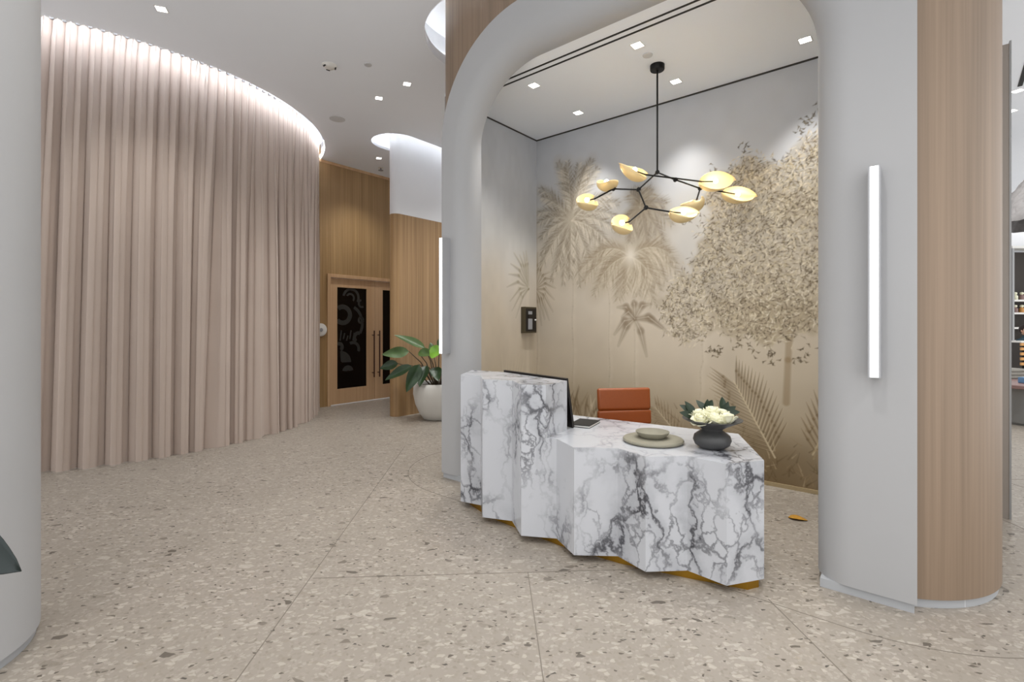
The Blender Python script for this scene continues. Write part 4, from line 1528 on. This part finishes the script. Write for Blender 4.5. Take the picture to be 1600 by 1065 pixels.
# ------------------------------------------------------------------ tall panel beside the wood volume, and the shop beyond
pn = thing('display_panel', 'tall narrow grey metal panel standing behind the wood column', 'panel', A(3.92, 2.12, 0), AR)
MB().box(0, 0.32, 0, 0.05, 0.0, 3.74).build('sheet', 'panel_metal', pn)
MB().box(0.32, 0.332, -0.004, 0.054, 0.0, 3.76).build('edge_strip', 'grey_metal', pn)

sw = struct(MB().box(9.0, 15.0, 13.2, 13.4, 0, H).build('wall_shop', 'white_paint'), 'white back wall of the shop')
t = thing('linear_light', 'long horizontal white light line on the shop wall', 'light strip', (13.8, 13.17, 4.18))
MB().box(-1.5, 1.2, -0.03, 0.02, 0, 0.14).build('diffuser', 'lamp_glow', t)
MB().box(-1.5, 1.2, -0.06, 0.03, 0.14, 0.17).build('housing', 'white_plastic', t)

su = thing('shop_shelf', 'tall dark shop shelving unit with pale shelf boards', 'shelf', (13.5, 12.9, 0))
MB().box(-0.55, 0.9, 0.2, 0.24, 0.0, 3.45).build('back_board', 'dark_wood', su)
MB().box(-0.60, -0.55, -0.2, 0.24, 0.0, 3.5).build('side_post', 'grey_metal', su)
MB().box(0.9, 0.95, -0.2, 0.24, 0.0, 3.5).build('side_post', 'grey_metal', su)
MB().box(-0.60, 0.95, -0.2, 0.24, 3.5, 3.56).build('top_board', 'white_plastic', su)
SZ = (2.13, 1.80, 1.42, 1.08, 0.6)
for z in SZ:
    MB().box(-0.55, 0.9, -0.2, 0.2, z, z + 0.045).build('shelf_board', 'white_plastic', su)
kk = 0
names = ('leftmost', 'second', 'third', 'fourth')
for si, z in enumerate((2.175, 1.845)):
    for k in range(4):
        bt = thing('bottle', '%s small pale bottle on the %s shop shelf' % (names[k], ('upper', 'lower')[si]), 'bottle', (13.12 + 0.17 * k, 12.85, z), 0, 'bottles on the shop shelves')
        MB().lathe([(0.05, 0), (0.055, 0.01), (0.055, 0.10), (0.02, 0.14)], 14).build('body', ('petal', 'table_brown', 'amber_wood')[(k + si) % 3], bt, smooth=40)
        MB().lathe([(0.022, 0.135), (0.04, 0.15), (0.04, 0.19), (0.01, 0.205)], 12).build('cap', 'petal', bt, smooth=40)

cr = thing('slatted_rack', 'amber wooden slatted rack in the shop', 'rack', (10.45, 10.0, 0), R(-5))
for z in (0.72, 0.82, 0.92, 1.02, 1.11):
    MB().box(-0.28, 0.4, -0.2, -0.17, z, z + 0.055).build('slat', 'amber_wood', cr)
MB().box(-0.28, 0.4, -0.2, 0.2, 1.17, 1.20).build('top_board', 'white_plastic', cr)
MB().box(-0.28, 0.4, 0.17, 0.2, 0.0, 1.17).build('back_board', 'dark_wood', cr)
for x in (-0.28, 0.36):
    MB().box(x, x + 0.04, -0.17, 0.17, 0, 1.17).build('side_panel', 'dark_wood', cr)
MB().box(-0.24, 0.36, -0.15, 0.17, 0.62, 0.65).build('shelf_board', 'dark_wood', cr)

wch = thing('white_chair', 'white high backed chair at the shop entrance', 'chair', (8.78, 8.95, 0), R(-40))
MB().box(-0.21, 0.21, 0.17, 0.21, 0.45, 1.36).build('backrest', 'white_plastic', wch, bevel=0.02)
MB().box(-0.22, 0.22, -0.22, 0.2, 0.42, 0.47).build('seat', 'white_plastic', wch, bevel=0.01)
for x in (-0.19, 0.19):
    for y in (-0.19, 0.17):
        MB().tube([(x, y, 0), (x, y, 0.42)], 0.016, 8).build('leg', 'grey_metal', wch)

for (x, y, lb) in ((7.97, 7.55, 'grey drum table with brown top, nearest the camera in the shop'), (8.28, 8.50, 'grey drum table with brown top behind the nearer one')):
    dt = thing('drum_table', lb, 'table', (x, y, 0), 0, 'drum tables in the shop')
    MB().lathe([(0.27, 0), (0.27, 0.03), (0.30, 0.035), (0.30, 0.56)], 40).build('drum', 'drum_grey', dt, smooth=40)
    MB().lathe([(0.40, 0.56), (0.42, 0.57), (0.42, 0.61), (0.41, 0.62), (0.02, 0.62)], 40).build('table_top', 'table_brown', dt, smooth=40)
o = MB().box(-0.16, 0.16, -0.13, 0.13, 0, 0.09).build('storage_box', 'blue_fabric', loc=(8.10, 7.62, 0.62), rz=R(10), bevel=0.01)
tag(o, 'pale blue fabric box on the nearer drum table', 'box')
for k in range(3):
    o = MB().box(-0.24, 0.24, -0.18, 0.18, 0, 0.055).build('folded_blanket', 'grey_fabric', loc=(8.40, 8.45, 0.62 + 0.057 * k), rz=R(4 * k - 4), bevel=0.024, bseg=3)
    tag(o, ('lowest', 'middle', 'topmost')[k] + ' folded grey blanket in the stack on the far drum table', 'blanket', 'folded blankets')

pd = thing('feather_pendant', 'large grey feathered pendant lamp above the shop', 'pendant lamp', (8.05, 7.25, H))
mb = MB()
for tier in range(7):
    z0 = -0.62 - 0.13 * tier
    r0 = 0.22 + 0.088 * tier
    rows = [[], [], []]
    for k in range(97):
        a = 2 * PI * k / 96
        rf = 0.018 * math.sin(24 * a + tier)
        rows[0].append(((r0 - 0.10) * math.cos(a), (r0 - 0.10) * math.sin(a), z0 + 0.06))
        rows[1].append(((r0 + rf) * math.cos(a), (r0 + rf) * math.sin(a), z0 - 0.04))
        rows[2].append(((r0 + .05 + rf * 2) * math.cos(a), (r0 + .05 + rf * 2) * math.sin(a), z0 - 0.16))
    MB().grid(rows).build('feather_tier', 'feather', pd, smooth=60)
MB().tube([(0, 0, 0), (0, 0, -0.70)], 0.012, 8).build('rod', 'black_metal', pd)

# person beyond the rack, mostly out of frame
pe = None
pv = [(0, 0, 0.80), (0, 0, 0.98), (0, 0, 1.16), (0, 0, 1.24), (0, 0.0, 1.30),
      (-0.15, 0, 1.17), (-0.20, -0.03, 0.93), (-0.17, -0.14, 0.72), (-0.16, -0.18, 0.66), (0.15, 0, 1.17), (0.20, -0.03, 0.93), (0.17, -0.14, 0.72), (0.16, -0.18, 0.66),
      (-0.085, 0, 0.76), (-0.09, -0.01, 0.42), (-0.09, 0.02, 0.07), (-0.09, -0.10, 0.035), (0.085, 0, 0.76), (0.09, -0.01, 0.42), (0.09, 0.02, 0.07), (0.09, -0.10, 0.035)]
pedg = [(0, 1), (1, 2), (2, 3), (3, 4), (2, 5), (5, 6), (6, 7), (7, 8), (2, 9), (9, 10), (10, 11), (11, 12), (0, 13), (13, 14), (14, 15), (15, 16), (0, 17), (17, 18), (18, 19), (19, 20)]
prad = [.125, .115, .12, .05, .048, .055, .042, .032, .03, .055, .042, .032, .03, .085, .06, .042, .035, .085, .06, .042, .035]
me = bpy.data.meshes.new('person')
me.from_pydata(pv, pedg, [])
me.materials.append(MATS['teal_cloth'])
pe = bpy.data.objects.new('person', me)
COL.objects.link(pe)
pe.location = (11.50, 11.05, 0)
md = pe.modifiers.new('skin', 'SKIN')
for i, v in enumerate(me.skin_vertices[0].data):
    v.radius = (prad[i], prad[i])
    v.use_root = (i == 0)
md = pe.modifiers.new('sub', 'SUBSURF')
md.levels = 2
md.render_levels = 2
tag(pe, 'person in dark blue top standing behind the slatted rack', 'person')
mb = MB().ball((0, -0.01, 1.40), 0.085, 16, 12, (0.86, 1.0, 1.28))
mb.ball((0, -0.10, 1.39), 0.016, 8, 6, (0.8, 1.2, 1.3)).ball((-0.075, 0.0, 1.39), 0.02, 8, 6, (.5, .8, 1.2)).ball((0.075, 0.0, 1.39), 0.02, 8, 6, (.5, .8, 1.2))
hd = mb.build('head', 'skin', pe, smooth=180)
MB().ball((0, 0.018, 1.425), 0.093, 16, 12, (0.9, 0.98, 1.2)).build('hair', 'hair', hd, smooth=180)
MB().ball((-0.03, -0.088, 1.415), 0.010, 8, 6).ball((0.03, -0.088, 1.415), 0.010, 8, 6).build('eyes', 'black', hd, smooth=180)
for sx in (-1, 1):
    mb = MB().ball((0.16 * sx, -0.20, 0.62), 0.04, 10, 8, (0.55, 0.7, 1.0))
    for k in range(4):
        mb.tube([(0.16 * sx, -0.222 + 0.015 * k, 0.60), (0.16 * sx, -0.23 + 0.015 * k, 0.56 - 0.006 * (k in (1, 2))), (0.155 * sx, -0.222 + 0.014 * k, 0.525 - 0.008 * (k in (1, 2)))], [0.009, 0.008, 0.006], 7)
    mb.tube([(0.15 * sx, -0.225, 0.63), (0.135 * sx, -0.245, 0.60), (0.13 * sx, -0.245, 0.575)], [0.010, 0.009, 0.007], 7)
    mb.build('hand', 'skin', pe, smooth=180)
